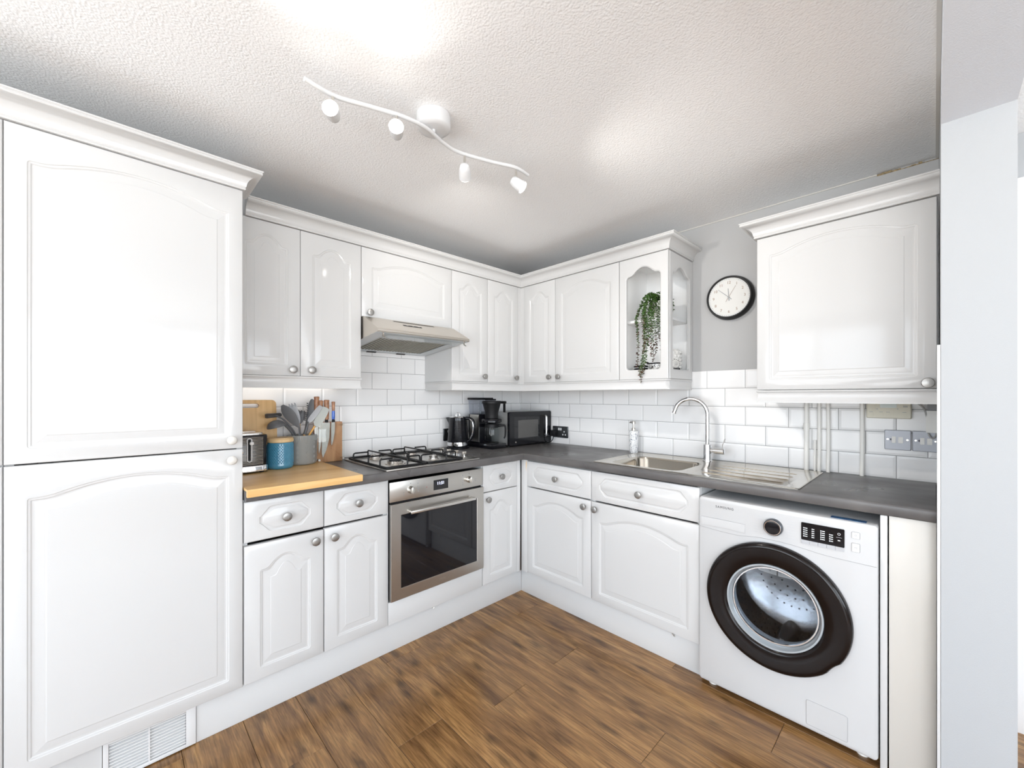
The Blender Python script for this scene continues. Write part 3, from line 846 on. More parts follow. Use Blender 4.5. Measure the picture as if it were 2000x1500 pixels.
obj('underside', bm, M['hoodgrey'], t, angle=20)
bm = bmn()
for i in range(22):
    y = y0+.074 + i*(.579-.148)/22
    prism(bm, [U(.062, y, -.001), U(.383, y, -.001), U(.383, y, -.006), U(.062, y, -.006)], (0, .0125, .002))
obj('grease_filter', bm, M['filt'], t)
tbox('filter_backing', M['hole'], t, .04, .40, y0+.05, y1-.05, 1.612, 1.615)
bm = bmn()
for i in range(2):
    ya = y0+.16+i*.20; prism(bm, [U(.018, ya), U(.018, ya+.06), U(.030, ya+.06), U(.030, ya)], (0, 0, -.004))
obj('filter_catch', bm, M['blackm'], t)
def slope(x, o=.0): return 1.6985 - (x-.338)/.161*.081 + o
bm = bmn()
for i in range(34):
    y = -1.365+i*.0078
    prism(bm, [(.352, y, slope(.352, .0004)), (.366, y+.004, slope(.366, .0004)), (.366, y+.0075, slope(.366, .0004)), (.352, y+.0035, slope(.352, .0004))], (0, 0, .0003))
obj('vent_slots', bm, M['hole'], t)
bm = bmn(); prism(bm, [(.402, -1.33, slope(.402, .0004)), (.414, -1.33, slope(.414, .0004)), (.414, -1.215, slope(.414, .0004)), (.402, -1.215, slope(.402, .0004))], (.0002, 0, .0012))
sw = obj('switch_strip', bm, M['blackm'], t)
for i in range(3):
    y = -1.312+i*.036; bm = bmn(); prism(bm, [(.405, y, slope(.405, .0022)), (.411, y, slope(.411, .0022)), (.411, y+.012, slope(.411, .0022)), (.405, y+.012, slope(.405, .0022))], (.0002, 0, .001)); obj('slide_switch', bm, M['nickel'], sw)
bm = bmn(); prism(bm, [(.392, y0+.06, 1.5825), (.498, y0+.06, 1.5865), (.498, y1-.03, 1.5865), (.392, y1-.03, 1.5825)], (0, 0, .003))
v = obj('glass_visor', bm, M['glass'], t)
for y in (y0+.035, y1-.028):
    bm = bmn(); tube(bm, [(.485, y, 1.6005), (.490, y, 1.592), (.478, y+.004, 1.584), (.495, y+.008, 1.572)], [.005, .004, .005, .003], 8); obj('visor_hinge', bm, M['nickel'], v)

# ---- washing machine (local frame at the front left bottom corner)
wx0, wy = 1.712, -.606
t = thing('washing_machine', 'white front-loading washing machine with large black porthole door', 'washing machine', (wx0, wy, 0))
WW = .597; WZ0, WZ1 = .024, .831
cx, cz, RH = .287, .446, .172
bm = bmn()
def rr(x0, x1, z0, z1, r, n=6):
    out = []
    for (px, pz, a0) in ((x0+r, z0+r, PI), (x1-r, z0+r, 1.5*PI), (x1-r, z1-r, 0), (x0+r, z1-r, PI/2)):
        for k in range(n+1):
            a = a0+PI/2*k/n; out.append((px+r*math.cos(a), pz+r*math.sin(a)))
    return out
V = lambda L, y: [Vector((x, y, z)) for x, z in L]
fr = [(rr(0, WW, WZ0, WZ1, .012), .56), (rr(0, WW, WZ0, WZ1, .012), .012), (rr(.002, WW-.002, WZ0+.002, WZ1-.002, .012), .004), (rr(.010, WW-.010, WZ0+.008, WZ1-.008, .012), 0.)]
ring_loft(bm, [V(L, y) for L, y in fr], True, False)
circ = [(cx+RH*math.cos(2*PI*i/64), cz+RH*math.sin(2*PI*i/64)) for i in range(64)]
poly_face(bm, V(fr[-1][0], 0), [V(circ, 0)])
ring_loft(bm, [V(circ, 0), V(circ, .06)], False, False)
obj('machine_body', bm, M['whiteg'], t, angle=30)
for x in (.045, WW-.045):
    for y in (.05, .50):
        bm = bmn(); lathe(bm, [(.018, 0.0005), (.018, .008), (.010, .009), (.010, .026)], 16, (x, y, 0)); obj('foot', bm, M['pipe'], t)
# drum
bm = bmn(); lathe(bm, [(.165, .03), (.150, .05), (.165, .07), (.215, .09), (.225, .16), (.225, .34), (.19, .37), (.0005, .375)], 64, (cx, 0, cz), 'Y', False, True)
dr = obj('drum', bm, M['drum'], t, angle=40)
bm = bmn()
for ring, rad in ((12, .06), (20, .10), (30, .14), (38, .175)):
    for i in range(ring):
        a = 2*PI*i/ring; box(bm, cx+rad*math.cos(a)-.003, cx+rad*math.cos(a)+.003, .371, .374, cz+rad*math.sin(a)-.003, cz+rad*math.sin(a)+.003)
for j in range(9):
    for i in range(44):
        a = 2*PI*(i+.5*(j % 2))/44; y = .11+j*.025; r = .2235
        box(bm, cx+r*math.cos(a)-.0022, cx+r*math.cos(a)+.0022, y-.002, y+.002, cz+r*math.sin(a)-.0022, cz+r*math.sin(a)+.0022)
obj('drum_holes', bm, M['hole'], dr)
for k in range(3):
    a = 2*PI*k/3+.5; bm = bmn()
    lathe(bm, [(.002, .10), (.030, .13), (.034, .22), (.026, .33), (.002, .36)], 12, (cx+.212*math.cos(a), 0, cz+.212*math.sin(a)), 'Y'); obj('drum_paddle', bm, M['drum'], dr)
bm = bmn(); lathe(bm, [(.171, .002), (.168, .02), (.152, .034), (.150, .05), (.158, .055)], 64, (cx, 0, cz), 'Y', False, False); obj('door_seal', bm, M['rubber'], t)
# porthole door
bm = bmn(); dyy = -.0005
lathe(bm, [(.246, dyy), (.247, -.012), (.2445, -.022), (.240, -.0275), (.233, -.030), (.226, -.030), (.200, -.0275), (.175, -.0245), (.167, -.021), (.164, -.016), (.163, dyy)], 96, (cx, 0, cz), 'Y', False, False)
dcut = []
for v_ in bm.verts:      # flattened finger grip at the lower right edge
    dx, dz = v_.co.x-cx, v_.co.z-cz; r = math.hypot(dx, dz); a = math.degrees(math.atan2(dz, dx))
    if r > .225 and -46 < a < -30: 
        w_ = math.cos((a+38)/8*PI/2); v_.co.x -= dx/r*.006*w_; v_.co.z -= dz/r*.006*w_
d = obj('porthole_door', bm, M['blackbrown'], t, angle=45)
bm = bmn(); lathe(bm, [(.1645, -.0165), (.1635, -.0195), (.158, -.0195), (.1545, -.012), (.150, .004), (.146, .012)], 96, (cx, 0, cz), 'Y', False, False)
obj('inner_rim', bm, mat('pale_grey_rim', (.40, .44, .47), .16, .25, .5), d, angle=60)
bm = bmn(); lathe(bm, [(.149, .0035), (.147, .0), (.143, .0), (.142, .006)], 96, (cx, 0, cz), 'Y', False, False); obj('chrome_ring', bm, M['chrome'], d, angle=60)
bm = bmn(); lathe(bm, [(.1455, .009), (.140, .022), (.130, .045), (.112, .068), (.085, .083), (.045, .091), (.0005, .093)], 64, (cx, 0, cz), 'Y', False, False)
obj('glass_bowl', bm, M['bowlglass'], d, angle=80)
bm = bmn(); lathe(bm, [(.1462, .0085), (.10, -.001), (.05, -.005), (.0005, -.006)], 64, (cx, 0, cz), 'Y', False, False)
obj('outer_glass', bm, glass_mat('washer_outer_glass', (.86, .89, .93), .05), d, angle=80)
# fascia
bm = bmn()
tube(bm, [(.004, -.0002, .700), (.09, -.0002, .6945), (.16, -.0002, .6935), (.19, -.0002, .698)], .0007, 6, 5)
tube(bm, [(.19, -.0002, .698), (.24, -.0002, .704), (.33, -.0002, .704), (.40, -.0002, .697), (.46, -.0002, .691), (.593, -.0002, .689)], .0007, 6, 5)
obj('fascia_seam', bm, M['seam'], t)
dcx, dcz = .288, .758
bm = bmn(); lathe(bm, [(.0335, -.0002), (.033, -.010), (.0315, -.016), (.029, -.018)], 48, (dcx, 0, dcz), 'Y', True, False)
k = obj('programme_dial', bm, mat('dial_grey', (.10, .105, .115), .2, .6), t, angle=50)
bm = bmn(); lathe(bm, [(.029, -.0178), (.0285, -.0195), (.0262, -.0195), (.0258, -.0178)], 48, (dcx, 0, dcz), 'Y', False, False); obj('chrome_ring', bm, M['chrome'], k)
bm = bmn(); lathe(bm, [(.0259, -.0179), (.022, -.0185), (.0005, -.019)], 48, (dcx, 0, dcz), 'Y', False, False); obj('dial_face', bm, M['black'], k)
def rrbox(name, m, par, x0, x1, z0, z1, ya, yb, r=.003):
    bm = bmn(); ring_loft(bm, [V(rr(x0, x1, z0, z1, r, 3), ya), V(rr(x0, x1, z0, z1, r, 3), yb)]); return obj(name, bm, m, par)
p = rrbox('display_panel', M['black'], t, .3795, .5075, .7335, .7985, -.0002, -.003)
for i in range(5):
    x = .3795+i*.0256; rrbox('touch_button', M['siliclight'], p, x+.0004, x+.0252, .7195, .7331, -.0002, -.003, .001)
cols = [(.386, .7785, 5, .014), (.412, .7785, 5, .006), (.438, .7785, 5, .015), (.464, .771, 4, .011)]
bm = bmn()
for x, z, n_, w in cols:
    for i in range(n_):
        zz = z-i*.0076; box(bm, x, x+.003, -.0034, -.003, zz-.0017, zz+.0017); box(bm, x+.0042, x+.0042+w*.6, -.0034, -.003, zz-.0012, zz+.0012)
box(bm, .4885, .4955, -.0034, -.003, .7545, .7575); box(bm, .484, .500, -.0033, -.003, .7665, .7669)
obj('panel_legends', bm, M['whitetext'], p)
bm = bmn(); lathe(bm, [(.0042, -.0031), (.0042, -.0035), (.0034, -.0035), (.0034, -.0031)], 20, (.492, 0, .779), 'Y', False, False); obj('timer_symbol', bm, M['whitetext'], p)
for z0_, z1_, s_ in ((.774, .796, 'O'), (.727, .757, '>||')):
    b_ = rrbox('push_button', M['white'], t, .5275, .549, z0_, z1_, -.0002, -.0022, .003)
    bm = bmn(); L1 = rr(.5268, .5497, z0_-.0007, z1_+.0007, .0035, 3); tube(bm, V(L1+[L1[0]], -.0004), .0005, 5); obj('button_outline', bm, M['seam'], b_)
    obj('button_symbol', text_bm(s_, .0075, .0002), M['greytext'], b_, (.538, -.0024, (z0_+z1_)/2))
obj('maker_logo', text_bm('SAMSUNG', .0135, .0003, 1.25), M['darktext'], t, (.107, -.0004, .7975))
bm = bmn()
for i, w in enumerate((.030, .026, .022, .020, .026, .021, .019)):
    box(bm, .219, .219+w, -.0003, -.0001, .7905-i*.0108-.0008, .7905-i*.0108+.0008)
for i, w in enumerate((.022, .024, .026, .030, .028, .025, .028)):
    box(bm, .358-w, .358, -.0003, -.0001, .7905-i*.0108-.0008, .7905-i*.0108+.0008)
obj('programme_list', bm, mat('faint_print', (.50, .51, .53), .5), t)
# detergent drawer with scooped grip
bm = bmn()
G = [(.010, .7425, 0), (.03, .7435, 0), (.185, .7425, 0), (.186, .712, 0), (.185, .709, 0), (.012, .712, 0)]
top = [(.012+(.174)*i/14, .7440) for i in range(15)]; bot = [(.012+(.174)*i/14, .7065+.002*math.sin(i/14*PI)) for i in range(15)]
for (z1_, y1_), (z2_, y2_) in zip(((1, -.0012), (.93, -.0016), (.6, -.0008), (.2, -.0026)), ((.93, -.0016), (.6, -.0008), (.2, -.0026), (0, -.0006))):
    for i in range(14):
        q = []
        for j, (zz, yy) in ((i, (z1_, y1_)), (i+1, (z1_, y1_)), (i+1, (z2_, y2_)), (i, (z2_, y2_))):
            q.append(bm.verts.new((top[j][0], yy, bot[j][1]+(top[j][1]-bot[j][1])*zz)))
        bm.faces.new(q)
g = obj('drawer_grip', bm, M['whiteg'], t, angle=60)
bm = bmn(); tube(bm, [(.012, -.0008, .7442), (.10, -.001, .7455), (.187, -.0008, .7442)], .0006, 6, 4); obj('drawer_seam', bm, M['seam'], g)
rrbox('filter_flap', M['whiteg'], t, .395, .515, .045, .135, -.0001, -.0009, .006)
bm = bmn(); L1 = rr(.394, .516, .044, .136, .0065, 4); tube(bm, V(L1+[L1[0]], -.0003), .0004, 5); obj('flap_seam', bm, M['seam'], t)
bm = bmn(); box(bm, .465, .565, .012, .045, WZ1+.0001, WZ1+.0006); obj('energy_sticker', bm, M['sticker'], t)

# ---- sink
def rrl(x0, x1, y0, y1, z, r, n=6): return [Vector((x, y, z)) for x, y in rr(x0, x1, y0, y1, r, n)]
t = thing('sink', 'stainless steel inset sink with a bowl and ribbed drainer', 'sink', (0, 0, 0))
sx0, sx1, sy0, sy1 = 1.122, 2.076, -.568, -.052
sz = WT+.0005
bm = bmn()
bowl = lambda k, z, r: rrl(1.196+k, 1.584-k, -.528+k, -.190-k, z, max(r-k*.3, .02))
drn = lambda k, z: rrl(1.640+k, 2.040-k, -.530+k, -.095-k, z, .02)
ring_loft(bm, [rrl(sx0, sx1, sy0, sy1, sz, .012), rrl(sx0, sx1, sy0, sy1, sz+.0025, .012), rrl(sx0+.003, sx1-.003, sy0+.003, sy1-.003, sz+.0042, .012), rrl(sx0+.009, sx1-.009, sy0+.009, sy1-.009, sz+.0038, .012), rrl(sx0+.014, sx1-.014, sy0+.014, sy1-.014, sz+.0022, .012)], False, False)
poly_face(bm, rrl(sx0+.014, sx1-.014, sy0+.014, sy1-.014, sz+.0022, .012), [bowl(0, sz+.0022, .06), drn(0, sz+.0022)])
ring_loft(bm, [drn(0, sz+.0022), drn(.006, sz+.0008)], False, True)
obj('drainer', bm, M['sink'], t, angle=30)
bm = bmn()
ring_loft(bm, [bowl(0, sz+.0022, .06), bowl(.002, sz, .06), bowl(.006, sz-.01, .06), bowl(.016, sz-.12, .06), bowl(.026, sz-.142, .06), bowl(.045, sz-.15, .06), bowl(.12, sz-.152, .06)], False, True)
obj('bowl', bm, M['sink'], t, angle=60)
for i in range(4):
    y = -.455+i*.085
    bm = bmn(); tube(bm, [(1.665, y, sz+.0008), (1.68, y, sz+.0016), (1.99, y, sz+.0016), (2.0, y, sz+.0008)], .0011, 8); obj('drainer_rib', bm, M['sink'], t)
bm = bmn(); lathe(bm, [(.044, sz-.151), (.040, sz-.148), (.030, sz-.1495), (.0005, sz-.1505)], 32, (1.39, -.36, 0), 'Z', False, True); obj('waste', bm, M['chrome'], t)

t = thing('mixer_tap', 'chrome swan-neck mixer tap on the sink', 'tap', (1.560, -.094, sz+.0024))
bm = bmn(); lathe(bm, [(.0265, 0), (.0265, .004), (.0235, .006), (.0225, .012), (.0225, .086), (.0215, .092), (.014, .096)], 32, (0, 0, 0)); obj('tap_body', bm, M['chrome'], t, angle=40)
A_ = [(0, 0, .09), (0, 0, .16), (0, 0, .222)] + [(-.088+.088*math.cos(a), 0, .258+.088*math.sin(a)) for a in [PI*i/18 for i in range(0, 16)]]
A_ += [(-.1765, -.003, .268)]
bm = bmn(); tube(bm, A_, .0115, 20, 2); sp = obj('spout', bm, M['chrome'], t, (0, 0, 0), (0, 0, .18), angle=60)
bm = bmn(); tube(bm, [(-.1755, -.003, .2695), (-.1785, -.003, .262)], .0128, 20); obj('aerator', bm, M['chrome'], sp)
bm = bmn(); lathe(bm, [(.0125, .018), (.0125, .034), (.0172, .036), (.0172, .086), (.014, .089), (.0005, .089)], 28, (0, 0, .0605), 'X'); lv = obj('lever_barrel', bm, M['chrome'], t, angle=40)
bm = bmn(); tube(bm, [(.076, 0, .076), (.079, 0, .10), (.092, 0, .132)], .0028, 10); obj('lever', bm, M['chrome'], lv)

t = thing('soap_dispenser', 'white and dark blue floral soap dispenser behind the sink', 'soap dispenser', (1.092, -.068, WT+.0003), PI*.9)
bm = bmn(); lathe(bm, [(.0255, 0), (.0268, .003), (.0272, .02), (.031, .11), (.0335, .134), (.0325, .140), (.024, .143), (.013, .144)], 36, (0, 0, 0)); obj('bottle', bm, M['soap'], t, angle=50)
bm = bmn(); lathe(bm, [(.013, .1442), (.013, .158), (.0115, .160), (.006, .161), (.006, .185), (.012, .186), (.012, .201), (.010, .204)], 24, (0, 0, 0)); tube(bm, [(0, 0, .195), (.028, 0, .196), (.034, 0, .191)], .0045, 10); obj('pump', bm, M['nickel'], t, angle=40)

# ================================================================== things on the worktop, left
t = thing('worktop_board', 'thick bamboo board lying on the worktop with its lip over the front edge', 'chopping board', (0, 0, 0))
bm = bmn(); prism(bm, [(.10, -2.1118, .9104), (.6225, -2.1118, .9104), (.6225, -2.1118, .890), (.641, -2.1118, .890), (.643, -2.1118, .9155), (.640, -2.1118, .9195), (.10, -2.1118, .9195)], (0, .4468, 0))
obj('board', bm, M['bamboo'], t, angle=30)
BZ = .9198
bm = bmn()
f2 = [(0, -.19), (0, .19)]
def rr2(x0, x1, z0, z1, r, n=5): return rr(x0, x1, z0, z1, r, n)
prism(bm, [Vector((0, x, z)) for x, z in rr2(-.244, 0, 0, .335, .022)], (.015, 0, 0), [[Vector((0, x, z)) for x, z in rr2(-.185, -.078, .295, .317, .0108)]])
o = obj('chopping_board', bm, M['bamboo2'], None, (.058, -1.862, BZ+.0005), (0, math.radians(-6.5), 0), angle=30)
tag(o, 'bamboo chopping board with a hand slot, leaning upright on the tiles', 'chopping board')

t = thing('toaster', 'black ribbed toaster with chrome base and lever, partly hidden by the tall cupboard', 'toaster', (.09, -2.105, BZ))
def zb(bm, x0, x1, y0, y1, z0, z1, r, n=6):
    ring_loft(bm, [rrl(x0, x1, y0, y1, z0, r, n), rrl(x0, x1, y0, y1, z1-.006, r, n), rrl(x0+.002, x1-.002, y0+.002, y1-.002, z1-.001, r, n), rrl(x0+.006, x1-.006, y0+.006, y1-.006, z1, r, n)])
bm = bmn(); zb(bm, .002, .182, -.0, .152, .036, .176, .028); obj('toaster_body', bm, M['black'], t)
bm = bmn(); zb(bm, .0, .186, -.002, .154, .009, .036, .028); obj('chrome_base', bm, M['chrome'], t)
bm = bmn(); zb(bm, .02, .168, .004, .135, .1762, .186, .02); obj('top_plate', bm, M['steel'], t)
tbox('bread_rack', M['nickel'], t, .05, .13, .01, .11, .1862, .190, bev=.001)
for i in range(20):
    z = .042+i*.0064
    bm = bmn(); tube(bm, [(.1822, .004, z), (.1826, .02, z), (.1826, .118, z), (.1822, .130, z)], .0011, 6); obj('rib_highlight', bm, M['nickel'], t)  # thin nickel lines put in as the highlights on black ribbing
bm = bmn(); pts = [(.1845, y, z) for y, z in rr(.066, .083, .055, .161, .0084, 5)]; tube(bm, pts+[pts[0]], .0026, 8); s_ = obj('lever_slot', bm, M['white'], t)
tbox('slot_gap', M['hole'], s_, .1840, .1855, .0705, .0785, .061, .155)
bm = bmn(); lathe(bm, [(.003, .185), (.003, .199), (.0085, .200), (.0085, .207), (.006, .209)], 20, (0, .0795, .140), 'X'); obj('lever_knob', bm, M['white'], s_)
for z, r in ((.105, .020), (.055, .012)):
    bm = bmn(); lathe(bm, [(r, .184), (r, .190), (r*.8, .192), (.0005, .192)], 24, (0, .030, z), 'X'); b_ = obj('control_ring', bm, M['chrome'], t)
    bm = bmn(); lathe(bm, [(r*.7, .1921), (r*.65, .194), (.0005, .194)], 20, (0, .030, z), 'X'); obj('button', bm, M['black'], b_)
for x, y in ((.03, .02), (.155, .02), (.03, .13), (.155, .13)):
    bm = bmn(); lathe(bm, [(.009, .0003), (.011, .0095)], 12, (x, y, 0)); obj('foot', bm, M['blackm'], t)

t = thing('canister', 'teal blue textured ceramic canister with a wooden lid', 'canister', (.190, -1.882, BZ))
bm = bmn(); lathe(bm, [(.050, .0003), (.056, .004), (.0585, .012), (.0588, .020), (.0578, .023), (.0578, .120), (.0565, .126), (.055, .128)], 64); obj('jar_body', bm, M['teal'], t, angle=50)
bm = bmn()
for j in range(13):
    for i in range(34):
        a = 2*PI*(i+.5*(j % 2))/34; z = .030+j*.0072; r = .0578
        c = Vector((math.cos(a)*r, math.sin(a)*r, z)); tx = Vector((-math.sin(a), math.cos(a), 0))*.0042; tz = Vector((0, 0, .0044)); nr = Vector((math.cos(a), math.sin(a), 0))
        q = [bm.verts.new(c+tx), bm.verts.new(c+tz), bm.verts.new(c-tx), bm.verts.new(c-tz)]; ap = bm.verts.new(c+nr*.0016)
        for k in range(4): bm.faces.new((q[k], q[(k+1) % 4], ap))
obj('raised_scales', bm, M['teal'], t, angle=10)
bm = bmn(); lathe(bm, [(.0560, .1283), (.0585, .131), (.0590, .142), (.0570, .1455), (.030, .146)], 48); li = obj('lid', bm, M['lidwood'], t, angle=40)
bm = bmn(); lathe(bm, [(.0545, .1462), (.054, .150), (.0005, .1505)], 40); obj('lid_top', bm, M['lidwood'], li)

CX, CY = .126, -1.762
t = thing('utensil_crock', 'grey embossed ceramic crock full of kitchen utensils', 'utensil pot', (CX, CY, BZ))
bm = bmn(); lathe(bm, [(.060, .0003), (.066, .003), (.0695, .012), (.0695, .118), (.071, .122), (.071, .150), (.0685, .152), (.066, .149), (.0645, .01), (.0005, .008)], 72, cap1=False); obj('crock_body', bm, M['greyceramic'], t, angle=50)
bm = bmn()
for i in range(54):
    a = 2*PI*i/54; x, y = math.cos(a)*.0712, math.sin(a)*.0712; tube(bm, [(x, y, .124), (x, y, .149)], .0014, 6)
obj('fluted_band', bm, M['greyceramic'], t)
bm = bmn()
for k in range(10):
    a0 = 2*PI*k/10
    for j in range(8):
        z = .022+j*.0125
        for s_ in (-1, 1):
            pts = []
            for u in range(4):
                a = a0 + s_*(.02+.055*u/3*(1 if j % 4 < 2 else .7)); pts.append((math.cos(a)*.0697, math.sin(a)*.0697, z+u*.004*(1 if j % 2 else -1)))
            tube(bm, pts, [.0012, .0012, .001, .0005], 5)
obj('embossed_leaves', bm, M['greyceramic'], t)

def utensil(name, label, parts, cat='utensil'):
    t = thing(name, label, cat, (0, 0, 0), 0, 'utensils in the grey crock')
    for pn, bm, m in parts: obj(pn, bm, m, t, angle=60)
    return t
def hand(x0, y0, x1, y1, z1, m=None, r=.0042):
    bm = bmn(); tube(bm, [(x0, y0, BZ+.014), ((x0+x1)/2, (y0+y1)/2, (BZ+z1)/2), (x1, y1, z1)], r, 10, 3); return bm
def blade(pts, w, n=(1, 0, 0), th=.0022, holes=None):
    """flat head: list of centre points with half widths, thin along n"""
    bm = bmn(); n = Vector(n).normalized(); rings = []
    K = 5; P = catmull(pts, K); W_ = [q.x for q in catmull([(v, 0, 0) for v in w], K)]
    L0, L1 = (P[1]-P[0]), (P[-1]-P[-2]); w0, w1 = W_[0], W_[-1]
    if w0 > .004: P = [P[0]-L0.normalized()*w0*.35, P[0]-L0.normalized()*w0*.2]+P; W_ = [w0*.45, w0*.8]+W_
    if w1 > .004: P += [P[-1]+L1.normalized()*w1*.25, P[-1]+L1.normalized()*w1*.42]; W_ += [w1*.85, w1*.4]
    w = [max(v, .001) for v in W_]
    for i, p in enumerate(P):
        t_ = (P[min(i+1, len(P)-1)]-P[max(i-1, 0)]).normalized(); s_ = t_.cross(n).normalized()*w[i]; nn = n*th
        rings.append([p-s_-nn*.4, p-nn, p+s_-nn*.4, p+s_+nn*.4, p+nn, p-s_+nn*.4])
    ring_loft(bm, rings); return bm
vN = (.85, -.5, 0)
hs = blade([(.160, -1.786, 1.115), (.150, -1.802, 1.14), (.145, -1.825, 1.175), (.14, -1.845, 1.205), (.138, -1.858, 1.226)], [.006, .018, .026, .022, .008], vN, .004)
utensil('serving_spoon', 'dark grey solid spoon, large oval head foremost on the left of the crock', [('spoon_head', hs, M['silic']), ('handle', hand(.135, -1.755, .160, -1.786, 1.115), M['silic'])])
bm = bmn()
rg = []
for i in range(8):
    a = PI/2*i/7; rg.append((.042*math.cos(a)+.0005, .034*math.sin(a)))
lathe(bm, [(.038, .001), (.040, -.001)]+[(max(r, .0005), h) for r, h in rg], 28, cap0=False)
xf(bm, lambda c: Matrix.Rotation(math.radians(14), 3, 'X') @ c + Vector((.145, -1.888, 1.120)))
hd = bmn(); tube(hd, [(.105, -1.745, BZ+.014), (.125, -1.795, 1.05), (.130, -1.812, 1.085), (.138, -1.835, 1.115), (.145, -1.855, 1.135)], [.004, .0045, .0055, .006, .008], 10, 3)
utensil('ladle', 'dark grey ladle with its bowl turned down beside the canister', [('ladle_bowl', bm, M['silic']), ('handle', hd, M['silic'])])
sl = bmn()
P0 = Vector((.115, -1.895, 1.178)); ex = Vector((.10, .34, .03)).normalized(); ey = Vector((.75, -.2, .35)).normalized(); nz = ex.cross(ey)
q = lambda u, v, o=0: P0+ex*u+ey*v+nz*o
o_ = [q(-.036, -.02), q(-.028, -.028), q(.03, -.024), q(.038, -.012), q(.038, .012), q(.03, .024), q(-.028, .028), q(-.036, .02)]
prism(sl, o_, nz*.003, [[q(-.022, a), q(.022, a), q(.022, a+.005), q(-.022, a+.005)] for a in (-.018, -.006, .006)])
hd = bmn(); tube(hd, [(.09, -1.74, BZ+.014), (.115, -1.79, 1.07), (.118, -1.82, 1.12), (.118, -1.855, 1.160), (.115, -1.89, 1.178)], .0042, 10, 3)
utensil('slotted_turner', 'dark grey slotted turner behind the solid spoon, above the ladle', [('slotted_head', sl, M['silic']), ('handle', hd, M['silic'])])
def server(c0, c1, m, w=.020, teeth_dir=1):
    a, b = Vector(c0), Vector(c1); u = (b-a).normalized(); n = Vector(vN).normalized(); s_ = u.cross(n).normalized()
    bm = blade([a, a+u*.02, a+(b-a)*.55, a+(b-a)*.9], [.006, w*.8, w, w*.85], vN, .004)
    for i in range(5):
        p = a+(b-a)*(.35+.14*i)+s_*w*.9*teeth_dir; tube(bm, [p-s_*.004*teeth_dir, p+s_*.006*teeth_dir+n*.006, p+s_*.011*teeth_dir+n*.014], [.0042, .0036, .002], 8)
    for i in range(3):
        p = b-u*.008+s_*w*(.7-.7*i); tube(bm, [p-u*.008, p+u*.008+n*.004, p+u*.012+n*.012], [.004, .0036, .002], 8)
    return bm
utensil('spaghetti_server', 'pale grey pasta server with prongs, standing tallest on the left of the crock', [('server_head', server((.120, -1.778, 1.128), (.118, -1.807, 1.232), M['siliclight'], .019, -1), M['siliclight']), ('handle', hand(.12, -1.76, .120, -1.778, 1.13), M['siliclight'])])
utensil('pasta_fork', 'mid grey toothed pasta fork, lower and right of the pale pasta server', [('fork_head', server((.105, -1.768, 1.128), (.105, -1.757, 1.195), M['siliclight'], .020, 1), M['silic']), ('handle', hand(.11, -1.762, .105, -1.768, 1.13), M['spatwood'])])
bm = blade([(.11, -1.728, 1.160), (.112, -1.715, 1.19), (.112, -1.708, 1.235), (.112, -1.708, 1.256)], [.010, .017, .016, .007], vN, .004)
for i in range(6):
    z = 1.175+i*.012; tube(bm, [(.112, -1.730, z), (.118, -1.736, z+.003)], [.004, .002], 6)
hd = bmn(); tube(hd, [(.125, -1.775, BZ+.014), (.118, -1.748, 1.075)], .006, 10)
ar = bmn(); tube(ar, [(.118, -1.748, 1.075), (.115, -1.738, 1.10), (.111, -1.729, 1.165)], [.0075, .0085, .006], 10)
utensil('tongs', 'dark grey scalloped tongs standing upright on the right of the crock', [('tong_head', bm, M['silic']), ('tong_arm', ar, M['silic']), ('handle', hd, M['spatwood'])])
bm = blade([(.135, -1.735, 1.135), (.14, -1.725, 1.15), (.145, -1.70, 1.185), (.148, -1.677, 1.218)], [.006, .013, .014, .011], (.75, -.2, .5), .003)
hd = bmn(); tube(hd, [(.125, -1.778, BZ+.014), (.130, -1.752, 1.072)], .0055, 10)
nk = bmn(); tube(nk, [(.130, -1.752, 1.072), (.133, -1.742, 1.105), (.135, -1.734, 1.14)], [.0065, .007, .005], 10)
utensil('spatula', 'pale grey narrow spatula leaning right, dark neck and wooden handle', [('spatula_head', bm, M['siliclight']), ('neck', nk, M['silic']), ('handle', hd, M['spatwood'])])
bm = blade([(.145, -1.700, 1.118), (.147, -1.692, 1.13), (.150, -1.668, 1.178), (.150, -1.655, 1.206)], [.012, .020, .023, .022], (.9, -.35, .1), .003)
hd = bmn(); tube(hd, [(.120, -1.785, BZ+.014), (.135, -1.735, 1.06), (.144, -1.705, 1.115)], .0055, 10)
utensil('spatula', 'broad pale green-grey spatula with a wooden handle, furthest right in the crock', [('spatula_head', bm, M['silicpale']), ('handle', hd, M['spatwood'])])

